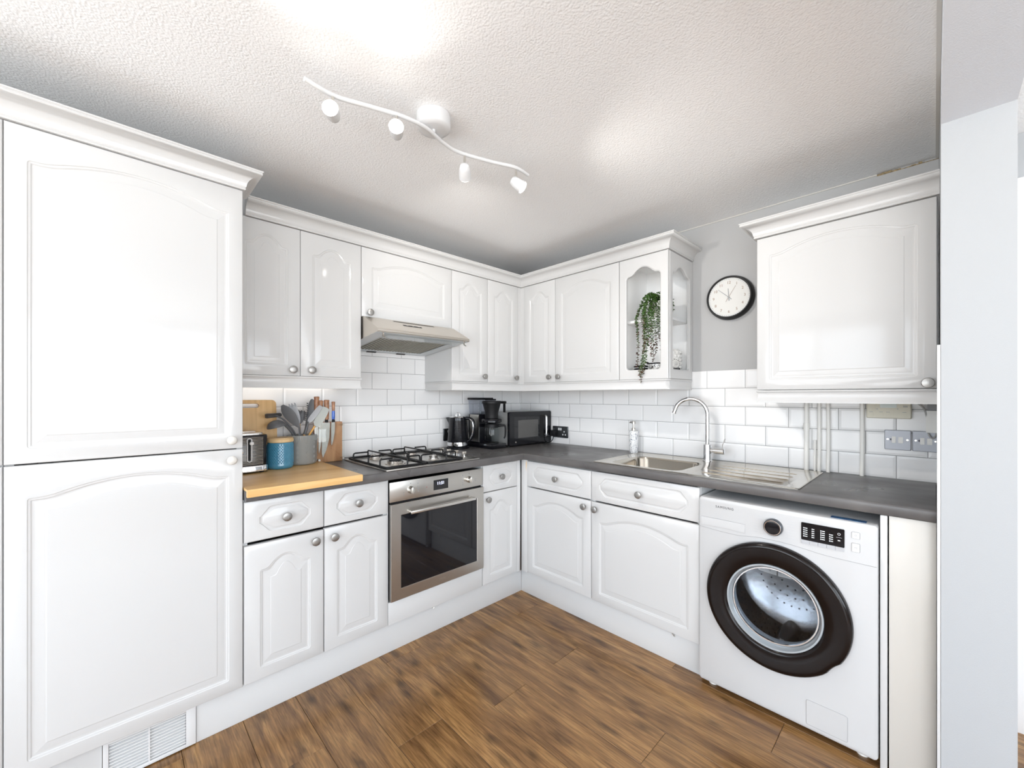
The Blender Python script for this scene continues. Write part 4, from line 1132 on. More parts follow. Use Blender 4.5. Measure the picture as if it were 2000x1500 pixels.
# knife block
t = thing('knife_block', 'wooden upright knife block with a clear acrylic front', 'knife block', (0, 0, 0))
bm = bmn(); box(bm, .070, .108, -1.689, -1.545, WT+.0004, 1.131, .002); obj('wood_block', bm, M['acacia'], t)
bm = bmn(); box(bm, .136, .141, -1.689, -1.545, WT+.0004, 1.128, .001); obj('acrylic_front', bm, M['acrylic'], t)
for y in (-1.682, -1.553):
    for z in (.93, 1.115):
        bm = bmn(); lathe(bm, [(.004, .108), (.004, .1425), (.006, .143), (.006, .146)], 12, (0, y, z), 'X'); obj('spacer_pin', bm, M['nickel'], t)
def knife(label, y, w, tipz, htop, tilt=0., blue=False, hw=.0105, x=.122, vis=True):
    t = thing('kitchen_knife', label, 'knife', (x, y, tipz), 0, 'knives in the wooden block')
    L_ = 1.130-tipz
    bm = bmn(); prism(bm, [(0, -w/2, L_), (0, w/2, L_), (0, w*.42, L_*.55), (0, w*.05, L_*.22), (0, -w*.38, 0), (0, -w*.5, L_*.12)], (.0022, 0, 0)); obj('blade', bm, M['steel'], t, angle=20)
    bm = bmn(); lathe(bm, [(.0085, L_), (.0085, L_+.012), (.007, L_+.016)], 12, (.001, w*.08, 0), sx=.7); obj('bolster', bm, M['blackm'], t)
    H = htop-tipz; b0 = L_+.016
    if blue:
        hb = b0+(H-b0)*.48
        bm = bmn(); lathe(bm, [(.0075, b0), (hw, b0+.012), (hw*.95, hb)], 14, (.001, w*.08, 0), sx=.75); obj('blue_resin_grip', bm, M['blueresin'], t)
        b0 = hb
    bm = bmn(); lathe(bm, [(hw*.9, b0), (hw, b0+(H-b0)*.3), (hw*1.02, H-.015), (hw*1.15, H-.003), (hw*.9, H)], 14, (.001, w*.08, 0), sx=.75); obj('handle', bm, M['burl'], t)
knife('large knife with the tallest reddish wooden handle, directly behind the tongs', -1.690, .020, .98, 1.272, hw=.0125)
knife('knife with a short wooden handle just behind the pale spatula tips', -1.668, .018, .96, 1.251, hw=.012, x=.1175)
knife('broad chef knife whose wide blade shows through the clear block', -1.640, .043, .938, 1.254, hw=.013)
knife('narrow knife with bright blue and burl handle, at the right of the block', -1.602, .021, 1.0, 1.244, blue=True, hw=.0085)

# kettle
t = thing('kettle', 'black ribbed electric kettle with a chrome band at its foot', 'kettle', (.115, -.742, WT), math.radians(38))
bm = bmn(); lathe(bm, [(.074, .0004), (.080, .003), (.080, .012), (.070, .018)], 48); obj('power_base', bm, M['black'], t)
bm = bmn(); lathe(bm, [(.072, .019), (.0745, .022), (.0735, .046)], 64); obj('chrome_band', bm, M['chrome'], t)
bm = bmn(); prof = [(.0735, .046)]
n_ = 20
for i in range(n_):
    z = .048+i*.0075; r = .0735-.0125*(z-.046)/.165
    prof += [(r, z), (r+.0004, z+.0050), (r-.0016, z+.0054), (r-.0016, z+.0072)]
prof += [(.0602, .202), (.060, .214), (.058, .217)]
lathe(bm, prof, 72, cap1=False); obj('kettle_body', bm, M['black'], t, angle=25)
bm = bmn(); lathe(bm, [(.0578, .217), (.056, .221), (.052, .222), (.050, .2245), (.020, .2285), (.0005, .229)], 48); lid = obj('lid', bm, M['chrome'], t, angle=40)
bm = bmn(); tube(bm, [(-.013, 0, .2275), (-.012, 0, .240), (0, 0, .249), (.012, 0, .240), (.013, 0, .2275)], .0042, 10, 4); obj('lid_handle', bm, M['chrome'], lid)
bm = bmn(); tube(bm, [(.055, 0, .212), (.085, 0, .208), (.108, 0, .192), (.114, 0, .15), (.108, 0, .10), (.088, 0, .062), (.070, 0, .052)], [.011, .012, .0125, .012, .011, .0105, .010], 14, 4)
xf(bm, lambda c: Vector((c.x, c.y*1.2, c.z))); hh = obj('handle', bm, M['black'], t, angle=60)
for s_ in (-1, 1):
    bm = bmn(); tube(bm, [(.088, s_*.0135, .204), (.106, s_*.0150, .188), (.112, s_*.0150, .15), (.106, s_*.0145, .10), (.092, s_*.013, .070)], .0028, 8, 4); obj('chrome_trim', bm, M['chrome'], hh)
bm = bmn(); prism(bm, [(-.048, -.024, .150), (-.060, -.020, .198), (-.060, .020, .198), (-.048, .024, .150)], (-.001, 0, 0))
bm.free(); bm = bmn(); ring_loft(bm, [[Vector((-.050, -.024, .217)), Vector((-.050, .024, .217)), Vector((-.064, .007, .160)), Vector((-.064, -.007, .160))], [Vector((-.074, -.012, .216)), Vector((-.074, .012, .216)), Vector((-.068, .005, .180)), Vector((-.068, -.005, .180))], [Vector((-.086, -.004, .214)), Vector((-.086, .004, .214)), Vector((-.080, .002, .200)), Vector((-.080, -.002, .200))]])
obj('spout', bm, M['black'], t, angle=60)

# sockets
def socket_plate(t, w, h, m):
    bm = bmn(); ring_loft(bm, [V(rr(0, w, 0, h, .004, 4), 0), V(rr(0, w, 0, h, .004, 4), -.006), V(rr(.002, w-.002, .002, h-.002, .004, 4), -.0085)]); return obj('face_plate', bm, m, t)
t = thing('double_socket', 'dark double wall socket half hidden behind the kettle', 'socket', (.0074, -.792, .956), PI/2, 'dark double wall sockets')
p = socket_plate(t, .148, .087, M['sockdark'])
for x in (.034, .100): tbox('rocker_switch', M['white'], p, x, x+.014, -.0105, -.0086, .058, .074)
t = thing('double_socket', 'dark double wall socket with a plug in it, right of the microwave', 'socket', (.366, -.0074, .957), 0, 'dark double wall sockets')
p = socket_plate(t, .149, .087, M['sockdark'])
for x in (.058, .077): tbox('rocker_switch', M['white'], p, x, x+.013, -.0105, -.0086, .056, .074)
for dx in (.103,):
    for x, z, r in ((dx+.012, .047, .0058), (dx, .024, .0058), (dx+.024, .024, .0058)):
        bm = bmn(); lathe(bm, [(r, -.0087), (r*.9, -.0094), (.0005, -.0094)], 16, (x, 0, z), 'Y'); obj('pin_inset', bm, M['white'], p)
t = thing('power_plug', 'black plug and cable in the socket beside the microwave', 'plug', (.366, -.0165, .962), 0)
bm = bmn(); box(bm, .004, .048, -.034, .0, .005, .050, .006); obj('plug_body', bm, M['blackm'], t)
bm = bmn(); tube(bm, [(.026, -.020, .008), (.024, -.022, -.015), (.012, -.030, -.036), (-.015, -.035, -.046), (-.028, -.036, -.047)], .0032, 8, 5); obj('cable', bm, M['blackm'], t)

# microwave
t = thing('microwave', 'black microwave oven with a chrome door handle in the corner', 'microwave', (.335, -.462, WT), PI/2)
MW, MH, MD = .452, .252, .305
bm = bmn(); box(bm, .004, MW-.004, .010, MD, .014, MH-.004, .003); obj('casing', bm, mat('casing_grey', (.40, .40, .39), .35, .5), t)
bm = bmn(); ring_loft(bm, [V(rr(0, MW, .010, MH, .012), .0100), V(rr(0, MW, .010, MH, .012), -.008), V(rr(.002, MW-.002, .012, MH-.002, .012), -.012)]); f_ = obj('front', bm, M['black'], t)
rrbox('door_glass', M['darkglass'], f_, .045, .315, .055, .215, -.0121, -.0128, .002)
rrbox('door_window', mat('microwave_window', (.075, .072, .068), .08, spec=.6), f_, .085, .300, .062, .190, -.0129, -.0134, .002)
rrbox('handle_recess', M['hole'], f_, .318, .362, .050, .222, -.0121, -.0130, .012)
bm = bmn(); tube(bm, [(.372, -.012, .215), (.372, -.030, .208), (.372, -.033, .18), (.372, -.033, .09), (.372, -.030, .062), (.372, -.012, .055)], .008, 12, 3); xf(bm, lambda c: Vector((.372+(c.x-.372)*1.1, c.y, c.z))); obj('door_handle', bm, M['chrome'], f_)
bm = bmn(); lathe(bm, [(.0135, -.0121), (.0135, -.018), (.012, -.028), (.0005, -.0285)], 28, (.405, 0, .068), 'Y'); kb = obj('control_knob', bm, M['chrome'], f_)
bm = bmn(); lathe(bm, [(.006, -.0121), (.006, -.013), (.004, -.013)], 16, (.405, 0, .105), 'Y'); lathe(bm, [(.006, -.0121), (.006, -.013), (.0045, -.013)], 16, (.062, 0, .033), 'Y'); obj('badge', bm, M['nickel'], f_)
for x in (.03, MW-.03):
    for y in (.03, MD-.03):
        bm = bmn(); lathe(bm, [(.010, .0004), (.012, .014)], 12, (x, y, 0)); obj('foot', bm, M['blackm'], t)

# coffee machine
t = thing('coffee_machine', 'black filter coffee machine with clear water tank and glass jug', 'coffee machine', (0, 0, 0))
yc = -.556
bm = bmn(); box(bm, .060, .338, -.622, -.486, WT+.0004, WT+.034, .004); obj('machine_base', bm, M['black'], t)
bm = bmn(); box(bm, .075, .190, -.615, -.493, WT+.0345, 1.145, .004); obj('tower', bm, M['black'], t)
bm = bmn(); box(bm, .0925, .1925, -.6165, -.6152, .95, 1.143); box(bm, .191, .1925, -.6165, -.612, .95, 1.143); obj('metal_edge', bm, M['nickel'], t)
bm = bmn()
ring_loft(bm, [rrl(.078, .188, -.614, -.494, 1.1455, .006, 4), rrl(.074, .194, -.620, -.490, 1.248, .006, 4)], True, False)
obj('water_tank', bm, M['tank'], t)
bm = bmn(); tube(bm, [(.135, -.552, 1.146), (.135, -.552, 1.24)], .008, 14); obj('riser_pipe', bm, M['glass'], t)
bm = bmn(); box(bm, .070, .200, -.624, -.486, 1.2485, 1.264, .003); ld = obj('tank_lid', bm, M['blackm'], t)
bm = bmn(); box(bm, .196, .300, -.566, -.546, 1.244, 1.256, .004); obj('outlet_arm', bm, M['blackm'], ld)
bm = bmn(); lathe(bm, [(.034, 1.118), (.047, 1.120), (.047, 1.160), (.064, 1.222), (.069, 1.224), (.069, 1.238), (.064, 1.242), (.0005, 1.243)], 48, (.262, yc, 0)); fb = obj('filter_basket', bm, M['blackm'], t, angle=40)
bm = bmn(); box(bm, .262, .338, -.500, -.482, 1.222, 1.240, .004); box(bm, .310, .330, -.492, -.483, 1.160, 1.222, .003); obj('basket_handle', bm, M['blackm'], fb)
bm = bmn(); lathe(bm, [(.030, 1.120), (.068, 1.116), (.072, 1.110), (.072, 1.094), (.066, 1.090), (.0005, 1.090)], 48, (.262, yc, 0)); box(bm, .19, .23, -.60, -.51, 1.092, 1.114, .003); obj('basket_ring', bm, M['black'], t, angle=40)
bm = bmn(); lathe(bm, [(.052, WT+.0345), (.052, WT+.038), (.0005, WT+.0385)], 40, (.262, yc, 0)); obj('hot_plate', bm, M['blackm'], t)
j = thing('coffee_jug', 'clear glass coffee jug with black lid on the coffee machine plate', 'jug', (.262, yc, WT+.039))
bm = bmn(); lathe(bm, [(.0005, .001), (.044, .001), (.050, .006), (.052, .05), (.051, .095), (.046, .112), (.046, .118)], 48, cap0=False, cap1=False); obj('glass_body', bm, M['glass'], j, angle=60)
bm = bmn(); lathe(bm, [(.0475, .104), (.0485, .105), (.0485, .122), (.046, .130), (.020, .134), (.0005, .134)], 40); obj('jug_lid', bm, M['blackm'], j)
bm = bmn(); tube(bm, [(.036, .032, .118), (.056, .050, .120), (.072, .064, .112), (.072, .064, .05), (.066, .058, .028)], [.009, .009, .008, .007, .005], 12, 4); obj('jug_handle', bm, M['blackm'], j)

# ================================================================== right wall
# clock
t = thing('wall_clock', 'round wall clock with a deep black rim and white face', 'clock', (1.652, -.0008, 1.821), 0)
bm = bmn(); lathe(bm, [(.118, 0), (.122, -.006), (.121, -.020), (.1165, -.042), (.114, -.047), (.109, -.047), (.106, -.040)], 96, (0, 0, 0), 'Y', True, False); obj('rim', bm, M['blackm'], t, angle=50)
bm = bmn(); lathe(bm, [(.107, -.036), (.0005, -.0362)], 96, (0, 0, 0), 'Y', False, False); fc = obj('dial', bm, M['clockface'], t)
for n_ in range(1, 13):
    a = n_*PI/6; bm = text_bm(str(n_), .021, .0003); obj('numeral', bm, M['copper'], fc, (math.sin(a)*.080, -.0366, math.cos(a)*.080))
bm = bmn()
for i in range(60):
    a = i*PI/30; L_ = .007 if i % 5 == 0 else .005; c, s_ = math.sin(a), math.cos(a); w = .0009
    o_ = Vector((c, 0, s_)); tt_ = Vector((s_, 0, -c))
    bm.faces.new([bm.verts.new(o_*(.104-L_)-tt_*w+Vector((0, -.0366, 0))), bm.verts.new(o_*.104-tt_*w+Vector((0, -.0366, 0))), bm.verts.new(o_*.104+tt_*w+Vector((0, -.0366, 0))), bm.verts.new(o_*(.104-L_)+tt_*w+Vector((0, -.0366, 0)))])
obj('minute_marks', bm, M['bluetick'], fc)
def hand_(name, ang, L_, tail, w, y, m):
    bm = bmn(); prism(bm, [(-w, 0, -tail), (w, 0, -tail), (w*.6, 0, L_), (-w*.6, 0, L_)], (0, -.0008, 0)); return obj(name, bm, m, t, (0, y, 0), (0, ang, 0))
hand_('hour_hand', math.radians(-4), .048, .020, .0026, -.038, M['greytext'])
hand_('minute_hand', math.radians(-48), .074, .020, .0020, -.0392, M['greytext'])
hand_('second_hand', math.radians(32), .068, .028, .0007, -.0404, M['copper'])
bm = bmn(); lathe(bm, [(.005, -.037), (.005, -.0418), (.003, -.0422)], 20, (0, 0, 0), 'Y'); obj('hub', bm, M['greytext'], t)
bm = bmn(); lathe(bm, [(.1085, -.0445), (.0005, -.0447)], 96, (0, 0, 0), 'Y', False, False); obj('clock_glass', bm, glass_mat('clock_glass', (.985, .985, .985), 0.), t)

# pipes under the boiler cupboard
def pipe(x, r, label, joint=None, y=-.022, z1=1.30):
    t = thing('pipe', label, 'pipe', (x, y, WT+.0003), 0, 'white pipes below the boiler cupboard')
    if joint:
        bm = bmn(); tube(bm, [(0, 0, 0), (0, 0, joint-WT)], r, 16); obj('pipe_run', bm, M['pipe'], t)
        bm = bmn(); tube(bm, [(0, 0, joint-WT-.035), (0, 0, joint-WT+.001)], r+.0022, 16); obj('coupling', bm, M['pipe'], t)
        bm = bmn(); tube(bm, [(0, 0, joint-WT+.0012), (0, 0, z1-WT)], r-.0006, 16); obj('upper_pipe', bm, M['pipe'], t)
    else:
        bm = bmn(); tube(bm, [(0, 0, 0), (.0015, 0, .15), (0, 0, z1-WT)], r, 16, 3); obj('pipe_run', bm, M['pipe'], t)
pipe(2.003, .0098, 'thickest white vertical pipe, left of the group, with a collar halfway', 1.14)
pipe(2.053, .0075, 'thin white vertical pipe just left of the boiler valve')
pipe(2.088, .0075, 'thin white vertical pipe below the round boiler valve')
pipe(2.212, .0082, 'single white vertical pipe beside the beige heating programmer')
pipe(2.036, .0045, 'thinnest short white pipe rising from behind the drainer', z1=1.02)
t = thing('boiler_valve', 'cream round valve fitting just under the boiler cupboard', 'valve', (2.082, -.030, 1.245), 0)
bm = bmn(); lathe(bm, [(.010, 0), (.022, .004), (.024, .012), (.016, .018), (.012, .05)], 24); obj('valve_body', bm, M['cream'], t)

t = thing('heating_programmer', 'aged beige heating programmer with a small grey display', 'thermostat', (2.2285, -.0074, 1.176), 0)
bm = bmn(); ring_loft(bm, [V(rr(0, .146, 0, .098, .004, 4), 0), V(rr(0, .146, 0, .098, .004, 4), -.022), V(rr(.003, .143, .003, .095, .004, 4), -.026)]); b_ = obj('programmer_body', bm, M['beige'], t)
rrbox('lcd_screen', M['lcd'], b_, .046, .100, .047, .070, -.0261, -.0268, .002)
rrbox('side_button', M['beige'], b_, .004, .031, .037, .072, -.0261, -.028, .001); rrbox('side_button', M['beige'], b_, .108, .143, .037, .072, -.0261, -.028, .001)
for x in (.010, .043, .066, .087, .118): rrbox('setting_button', M['beige'], b_, x, x+.013, .011, .024, -.0261, -.0285, .001)
bm = bmn()
for x in (.010, .043, .066, .118): box(bm, x, x+.012, -.0264, -.0261, .027, .0285)
for x, z in ((.120, .054), (.120, .050)): box(bm, x, x+.014, -.0284, -.0281, z, z+.002)
box(bm, .034, .039, -.0264, -.0261, .040, .0425); box(bm, .101, .105, -.0264, -.0261, .041, .0435)
obj('button_labels', bm, M['greytext'], b_)
for i, (x, lab) in enumerate(((2.2875, 'brushed steel fused switch plate below the heating programmer'), (2.3762, 'brushed steel fused switch plate at the far right, beside the wall end'))):
    w = .0855 if i == 0 else .078
    t = thing('fused_switch', lab, 'switch', (x, -.0074, 1.039), 0, 'brushed steel switch plates')
    p = socket_plate(t, w, .086, M['switchm'])
    rrbox('rocker_switch', M['pipe'], p, .024, .037, .030, .058, -.0086, -.0115, .001)
    rrbox('fuse_holder', M['pipe'], p, .045, .060, .030, .057, -.0086, -.0105, .001)
    tbox('indicator', M['hole'], p, .019, .0225, -.0092, -.0086, .041, .049)
    for sx_ in (.011, .074 if i == 0 else .0705):
        bm = bmn(); lathe(bm, [(.0042, -.0086), (.004, -.0096), (.0005, -.0098)], 14, (sx_, 0, .045), 'Y'); obj('screw', bm, M['nickel'], p)
t = thing('junction_box', 'white square junction box above the far right switch plate', 'junction box', (2.4175, -.0074, 1.121), 0)
rrbox('box_cover', M['pipe'], t, 0, .037, 0, .092, 0, -.026, .003)
rrbox('dark_backing', M['seam'], t, .004, .037, .0935, .14, 0, -.008, .001)
t = thing('boiler_cable', 'grey cable looping down from the boiler cupboard to the junction box', 'cable', (2.37, -.030, 1.0), 0)
bm = bmn(); tube(bm, [(.0, 0, .30), (.015, 0, .255), (.040, -.002, .225), (.050, 0, .19), (.053, .006, .155)], .0035, 8, 4); obj('cable', bm, M['cable'], t)
bm = bmn(); tube(bm, [(.054, .004, .119), (.060, -.004, .104), (.068, -.006, .098), (.076, .002, .110), (.078, .006, .119)], .0030, 8, 4); obj('cable_loop', bm, M['cable'], t)

# ================================================================== inside the glass cabinet
px_, py_, pz_ = 1.338, -.195, 1.7217
t = thing('trailing_plant', 'artificial string-of-leaves plant in a white pot, trailing out of the display cabinet', 'plant', (0, 0, 0))
bm = bmn(); lathe(bm, [(.036, pz_+.0003), (.045, pz_+.004), (.056, pz_+.085), (.058, pz_+.095), (.054, pz_+.096), (.050, pz_+.085), (.0005, pz_+.083)], 36, (px_, py_, 0)); obj('pot', bm, M['pot'], t, angle=50)
rnd = random.Random(11)
def leaf(bm, lay, p, d, L_, w, col):
    d = d.normalized(); s_ = d.cross(Vector((rnd.uniform(-1, 1), rnd.uniform(-1, 1), rnd.uniform(-1, 1)))).normalized(); n = d.cross(s_)
    pts = [p, p+d*L_*.35+s_*w, p+d*L_*.35+n*w*.7, p+d*L_*.35-s_*w, p+d*L_*.35-n*w*.7, p+d*L_*.75+s_*w*.8, p+d*L_*.75+n*w*.5, p+d*L_*.75-s_*w*.8, p+d*L_*.75-n*w*.5, p+d*L_]
    v = [bm.verts.new(q) for q in pts]; fs = []
    for k in range(4):
        k2 = (k+1) % 4
        fs += [bm.faces.new((v[0], v[1+k], v[1+k2])), bm.faces.new((v[1+k], v[5+k], v[5+k2], v[1+k2])), bm.faces.new((v[5+k], v[9], v[5+k2]))]
    for f in fs:
        for l in f.loops: l[lay] = col
def strand(pts, tipfrac=.25, dens=.0046):
    P = catmull(pts, 8)
    bm = bmn(); tube(bm, P, .0009, 5); s_ = obj('stem', bm, M['stem'], t)
    bm = bmn(); lay = bm.loops.layers.color.new('tone')
    acc = 0; tot = sum((P[i+1]-P[i]).length for i in range(len(P)-1)); run = 0; k = 0
    for i in range(len(P)-1):
        seg = (P[i+1]-P[i]); run += seg.length
        while acc < run:
            f = acc/tot; q = P[i]+seg*rnd.random()
            br = max(0., min(1., (f-(1-tipfrac))/.12))
            g = Vector((.17, .29, .065))*rnd.uniform(.55, 1.5); b_ = Vector((.27, .10, .06))*rnd.uniform(.7, 1.4)
            c = g*(1-br)+b_*br
            a = k*2.4+rnd.uniform(-.3, .3)
            d = Vector((math.cos(a), math.sin(a), rnd.uniform(-.6, .35)))
            leaf(bm, lay, q, d, rnd.uniform(.0095, .0135), .0035, (*c, 1)); k += 1
            acc += dens
    obj('leaves', bm, attrleaf, s_, weld=False, angle=60)
attrleaf = M['leaf']
top = Vector((px_, py_, pz_+.10))
# trailing strands: (x, y, lowest z) at the cabinet front
for (x, y, z, h, tf) in ((1.222, -.275, 1.672, .14, .5), (1.237, -.300, 1.445, .13, .3), (1.288, -.325, 1.352, .12, .16), (1.300, -.330, 1.395, .11, .14), (1.268, -.300, 1.60, .13, .35),
                         (1.312, -.290, 1.50, .13, .3), (1.280, -.322, 1.385, .12, .12), (1.287, -.318, 1.52, .13, .25), (1.300, -.292, 1.56, .12, .3), (1.228, -.285, 1.60, .13, .3), (1.365, -.275, 1.53, .11, .3), (1.326, -.288, 1.47, .12, .3), (1.340, -.290, 1.515, .10, .35), (1.352, -.270, 1.60, .10, .2), (1.285, -.310, 1.655, .12, .4), (1.385, -.250, 1.69, .10, .2), (1.25, -.25, 1.70, .12, .3), (1.325, -.3, 1.64, .1, .2)):
    ex_, ey_ = (x+px_)/2, (y+py_)/2
    pts = [top+Vector((rnd.uniform(-.02, .02), rnd.uniform(-.02, .02), -.01)), Vector((ex_+rnd.uniform(-.01, .01), ey_, pz_+h+.015)), Vector((x+(px_-x)*.15, y+.02, pz_+.07)), Vector((x, max(y, -.292) if z > 1.42 else y+.03, pz_-.005))]
    if z < 1.42:
        zz = pz_-.05; pts += [Vector((x, -.272, zz)), Vector((x-.003, -.285, 1.56)), Vector((x, -.318, 1.455)), Vector((x-.002, -.332, 1.41)), Vector((x-.004, -.331, z))]
    elif z < pz_-.03:
        m_ = (pz_+z)/2; pts += [Vector((x+rnd.uniform(-.006, .006), y+.02, m_)), Vector((x+rnd.uniform(-.005, .005), y+.02, z))]
    strand(pts, tf)
for i in range(16):     # bushy crown around the pot
    a = 2*PI*i/16; r = rnd.uniform(.055, .075)
    strand([top+Vector((0, 0, -.012)), top+Vector((math.cos(a)*.035, math.sin(a)*.035, rnd.uniform(.02, .05))), top+Vector((math.cos(a)*r, math.sin(a)*r*.9, rnd.uniform(-.02, .01))), top+Vector((math.cos(a)*(r+.004), math.sin(a)*r*.9, rnd.uniform(-.09, -.045)))], .05, .0048)

SZ = UB+.0125
t = thing('bubble_vase', 'white bobbled ceramic vase at the bottom of the display cabinet', 'vase', (1.345, -.078, SZ), 0)
bm = bmn(); lathe(bm, [(.040, .0003), (.052, .006), (.054, .05), (.054, .15), (.048, .165), (.040, .17)], 36); obj('vase_body', bm, M['bubble'], t, angle=60)
bm = bmn()
for j in range(7):
    for i in range(14):
        a = 2*PI*(i+.5*(j % 2))/14; bmesh.ops.create_icosphere(bm, subdivisions=1, radius=.0125, matrix=Matrix.Translation((math.cos(a)*.050, math.sin(a)*.050, .018+j*.022)))
obj('bobbles', bm, M['bubble'], t, angle=80)
t = thing('patterned_bowl', 'black and white patterned oval bowl at the bottom right of the display cabinet', 'bowl', (1.318, -.205, SZ), .2)
bm = bmn(); lathe(bm, [(.030, .0003), (.036, .003), (.046, .045), (.050, .080), (.047, .080), (.042, .045), (.0005, .010)], 36, sy=.7, cap1=False); obj('bowl_body', bm, M['bwpat'], t, angle=60)
bm = bmn(); tube(bm, [(.050*math.cos(2*PI*i/36), .035*math.sin(2*PI*i/36), .082) for i in range(37)], .0035, 8); obj('black_rim', bm, M['blackm'], t)
bm = bmn(); tube(bm, [(-.044, 0, .078), (-.058, 0, .090), (-.068, 0, .087)], [.008, .006, .002], 8, 3); obj('beak_spout', bm, M['blackm'], t)
bm = bmn()
for i in range(14):
    a = 2*PI*i/14; prism(bm, [(.0502*math.cos(a-.12), .0352*math.sin(a-.12), .077), (.0502*math.cos(a+.12), .0352*math.sin(a+.12), .077), (.0492*math.cos(a), .0345*math.sin(a), .064)], (.0012*math.cos(a), .0012*math.sin(a), 0))
obj('white_triangles', bm, M['white'], t)
t = thing('ring_ornament', 'white ring ornament with black beaded edge, seen through the side pane', 'ornament', (1.402, -.150, SZ), .9)
bm = bmn(); box(bm, -.030, .022, -.014, .014, .0004, .054, .002); obj('black_base', bm, M['blackm'], t)
bm = bmn(); tube(bm, [(.020*math.cos(2*PI*i/32), 0, .079+.020*math.sin(2*PI*i/32)) for i in range(33)], .0045, 10); obj('ring', bm, M['pot'], t)
for i in range(14):
    a = 2*PI*i/14
    bm = bmn(); bmesh.ops.create_icosphere(bm, subdivisions=1, radius=.0034, matrix=Matrix.Translation((.0248*math.cos(a), 0, .079+.0248*math.sin(a)))); obj('bead', bm, M['blackm'], t)
t = thing('beaded_bowl', 'small black bowl with a row of white beads, under the hanging leaf tips', 'bowl', (1.222, -.215, SZ), .05)
bm = bmn(); lathe(bm, [(.026, .0003), (.032, .004), (.042, .050), (.044, .072), (.042, .073), (.038, .050), (.0005, .010)], 36, sy=.7, cap1=False); obj('bowl_body', bm, M['black'], t, angle=60)
bm = bmn()
for i in range(34):
    a = 2*PI*i/34; bmesh.ops.create_icosphere(bm, subdivisions=1, radius=.0030, matrix=Matrix.Translation((.0445*math.cos(a), .0312*math.sin(a), .060)))
obj('bead_row', bm, M['white'], t)

# ================================================================== ceiling light
t = thing('track_light', 'white wavy ceiling spotlight bar with four spots', 'ceiling light', (0, 0, 0))
bm = bmn(); lathe(bm, [(.060, 2.2745), (.060, 2.236), (.056, 2.228), (.040, 2.223), (.0005, 2.222)], 48, (1.195, -1.652, 0)); obj('ceiling_rose', bm, M['white'], t, angle=50)
bz = 2.208
pts = [(1.150, -2.070, bz), (1.141, -1.979, bz), (1.171, -1.885, bz), (1.205, -1.777, bz), (1.208, -1.690, bz), (1.180, -1.600, bz), (1.174, -1.521, bz), (1.214, -1.388, bz), (1.250, -1.297, bz), (1.246, -1.217, bz)]
bm = bmn(); tube(bm, pts, .0072, 10, 5); obj('wavy_bar', bm, M['white'], t, angle=60)
bm = bmn(); tube(bm, [(1.2, -1.655, 2.223), (1.198, -1.655, bz)], .006, 10); obj('bar_stem', bm, M['white'], t)
SPOTS = [((1.142, -1.985, bz), (.78, -.52, -.10)), ((1.200, -1.800, bz), (.85, -.50, -.06)), ((1.178, -1.500, bz), (-.72, .60, -.42)), ((1.248, -1.290, bz), (.62, .50, -.62))]
LM = []
for (p, d) in SPOTS:
    p = Vector(p); d = Vector(d).normalized(); q = p+Vector((0, 0, -.050))
    bm = bmn(); tube(bm, [p+Vector((0, 0, -.006)), q+Vector((0, 0, .004))], .0042, 10); st = obj('spot_stem', bm, M['nickel'], t)
    R_ = d.to_track_quat('Z', 'Y').to_matrix()
    bm = bmn(); lathe(bm, [(.010, -.030), (.017, -.026), (.021, -.012), (.0235, .014), (.0240, .026), (.0228, .026), (.021, .012)], 28, cap1=False)
    xf(bm, lambda c: R_ @ c + q+d*.008+Vector((0, 0, -.010)))
    sh = obj('spot_shade', bm, M['white'], st, angle=50)
    bm = bmn(); lathe(bm, [(.0212, .020), (.0215, .0285), (.016, .0315), (.0005, .0325)], 28, cap0=False)
    xf(bm, lambda c: R_ @ c + q+d*.008+Vector((0, 0, -.010)))
    obj('bulb', bm, M['bulb'], sh, angle=60)
    LM.append((q+d*.050+Vector((0, 0, -.010)), d))
for i, (p, d) in enumerate(LM):
    l = bpy.data.lights.new('spot_lamp', 'SPOT'); l.energy = (5., 5., 22, 34)[i]; l.color = (1., .955, .90); l.spot_size = math.radians((120, 120, 112, 150)[i]); l.spot_blend = 1.; l.shadow_soft_size = .016
    o = bpy.data.objects.new('spot_lamp', l); COL.objects.link(o); o.location = p; o.rotation_euler = d.to_track_quat('-Z', 'Y').to_euler()
    o.parent = t

# under-cabinet daylight comes only through the windows: portals guide it
def portal(loc, rot, sx, sy):
    l = bpy.data.lights.new('window_portal', 'AREA'); l.shape = 'RECTANGLE'; l.size = sx; l.size_y = sy; l.cycles.is_portal = True
    o = bpy.data.objects.new('window_portal', l); COL.objects.link(o); o.location = loc; o.rotation_euler = rot
portal((1.30, -4.59, 1.305), (PI/2, 0, 0), 2.1, 1.71)
portal((4.10, -4.59, 1.09), (PI/2, 0, 0), 2.7, 2.14)
portal((5.59, -2.4, 1.365), (PI/2, 0, PI/2), 3.8, 1.63)

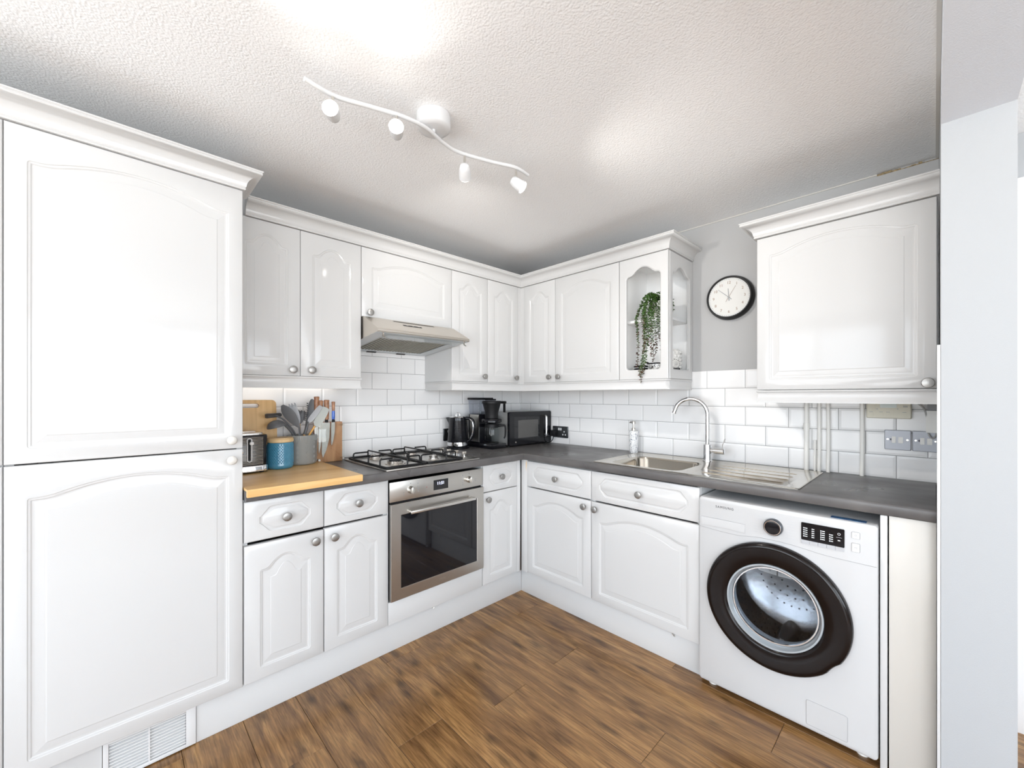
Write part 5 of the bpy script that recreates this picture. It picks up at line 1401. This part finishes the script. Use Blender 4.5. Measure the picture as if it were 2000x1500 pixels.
w = bpy.data.worlds.new('daylight'); S.world = w; w.use_nodes = True
nt = w.node_tree; bg = nt.nodes['Background']
tc = nt.nodes.new('ShaderNodeTexCoord'); sp_ = nt.nodes.new('ShaderNodeSeparateXYZ'); rp = nt.nodes.new('ShaderNodeValToRGB')
nt.links.new(tc.outputs['Generated'], sp_.inputs[0]); mr = nt.nodes.new('ShaderNodeMapRange'); mr.inputs['From Min'].default_value = -1
nt.links.new(sp_.outputs['Z'], mr.inputs['Value']); nt.links.new(mr.outputs[0], rp.inputs['Fac'])
cr = rp.color_ramp; cr.elements[0].position = .49; cr.elements[0].color = (.93, .935, .93, 1); cr.elements[1].position = .52; cr.elements[1].color = (.76, .82, .885, 1)
ms = nt.nodes.new('ShaderNodeMapRange'); ms.inputs['From Min'].default_value = -.2; ms.inputs['From Max'].default_value = 1.
ms.inputs['To Min'].default_value = .97; ms.inputs['To Max'].default_value = 1.12     # background made brighter towards +X to lift the left run
nt.links.new(sp_.outputs['X'], ms.inputs['Value'])
vs_ = nt.nodes.new('ShaderNodeVectorMath'); vs_.operation = 'SCALE'; nt.links.new(rp.outputs['Color'], vs_.inputs[0]); nt.links.new(ms.outputs[0], vs_.inputs['Scale'])
nt.links.new(vs_.outputs[0], bg.inputs['Color']); bg.inputs['Strength'].default_value = 11.5

t = thing('under_cabinet_light', 'slim lit strip light under the double cabinet left of the hood', 'light', (0, 0, 0))
tbox('strip_body', M['white'], t, .03, .06, -2.08, -1.56, 1.352, 1.3695)
tbox('diffuser', mat('lit_diffuser', (1, 1, 1), .4, emis=(1., .97, .92), estr=9.), t, .034, .056, -2.07, -1.57, 1.3505, 1.3519)

# rebase empties that were built in world coordinates
bpy.context.view_layer.update()
for e in [o for o in COL.objects if o.type == 'EMPTY' and o.parent is None]:
    if e.location.length < 1e-9:
        pts = []
        def walk(o):
            for c in o.children:
                if c.type == 'MESH': pts.extend([c.matrix_world @ Vector(b) for b in c.bound_box])
                walk(c)
        walk(e)
        lo = Vector([min(p[i] for p in pts) for i in range(3)]); hi = Vector([max(p[i] for p in pts) for i in range(3)])
        b = Vector(((lo.x+hi.x)/2, (lo.y+hi.y)/2, lo.z))
        e.location = b
        for c in e.children: c.location = c.location - b

# ------------------------------------------------------------------ camera and view
cam = bpy.data.cameras.new('camera'); cam.sensor_width = 36; cam.lens = 800.4/2000*36; cam.shift_y = 24.4/2000; cam.clip_start = .02
co = bpy.data.objects.new('camera', cam); COL.objects.link(co); co.location = (2.441, -2.472, 1.2725); co.rotation_euler = (PI/2, 0, .8)
S.camera = co
S.view_settings.view_transform = 'Standard'; S.view_settings.look = 'None'; S.view_settings.gamma = 1; S.view_settings.use_curve_mapping = False
S.view_settings.exposure = -.47
S.cycles.max_bounces = 10; S.cycles.diffuse_bounces = 6; S.cycles.glossy_bounces = 5; S.cycles.transparent_max_bounces = 16
S.cycles.sample_clamp_indirect = 6; S.cycles.caustics_reflective = False; S.cycles.caustics_refractive = False
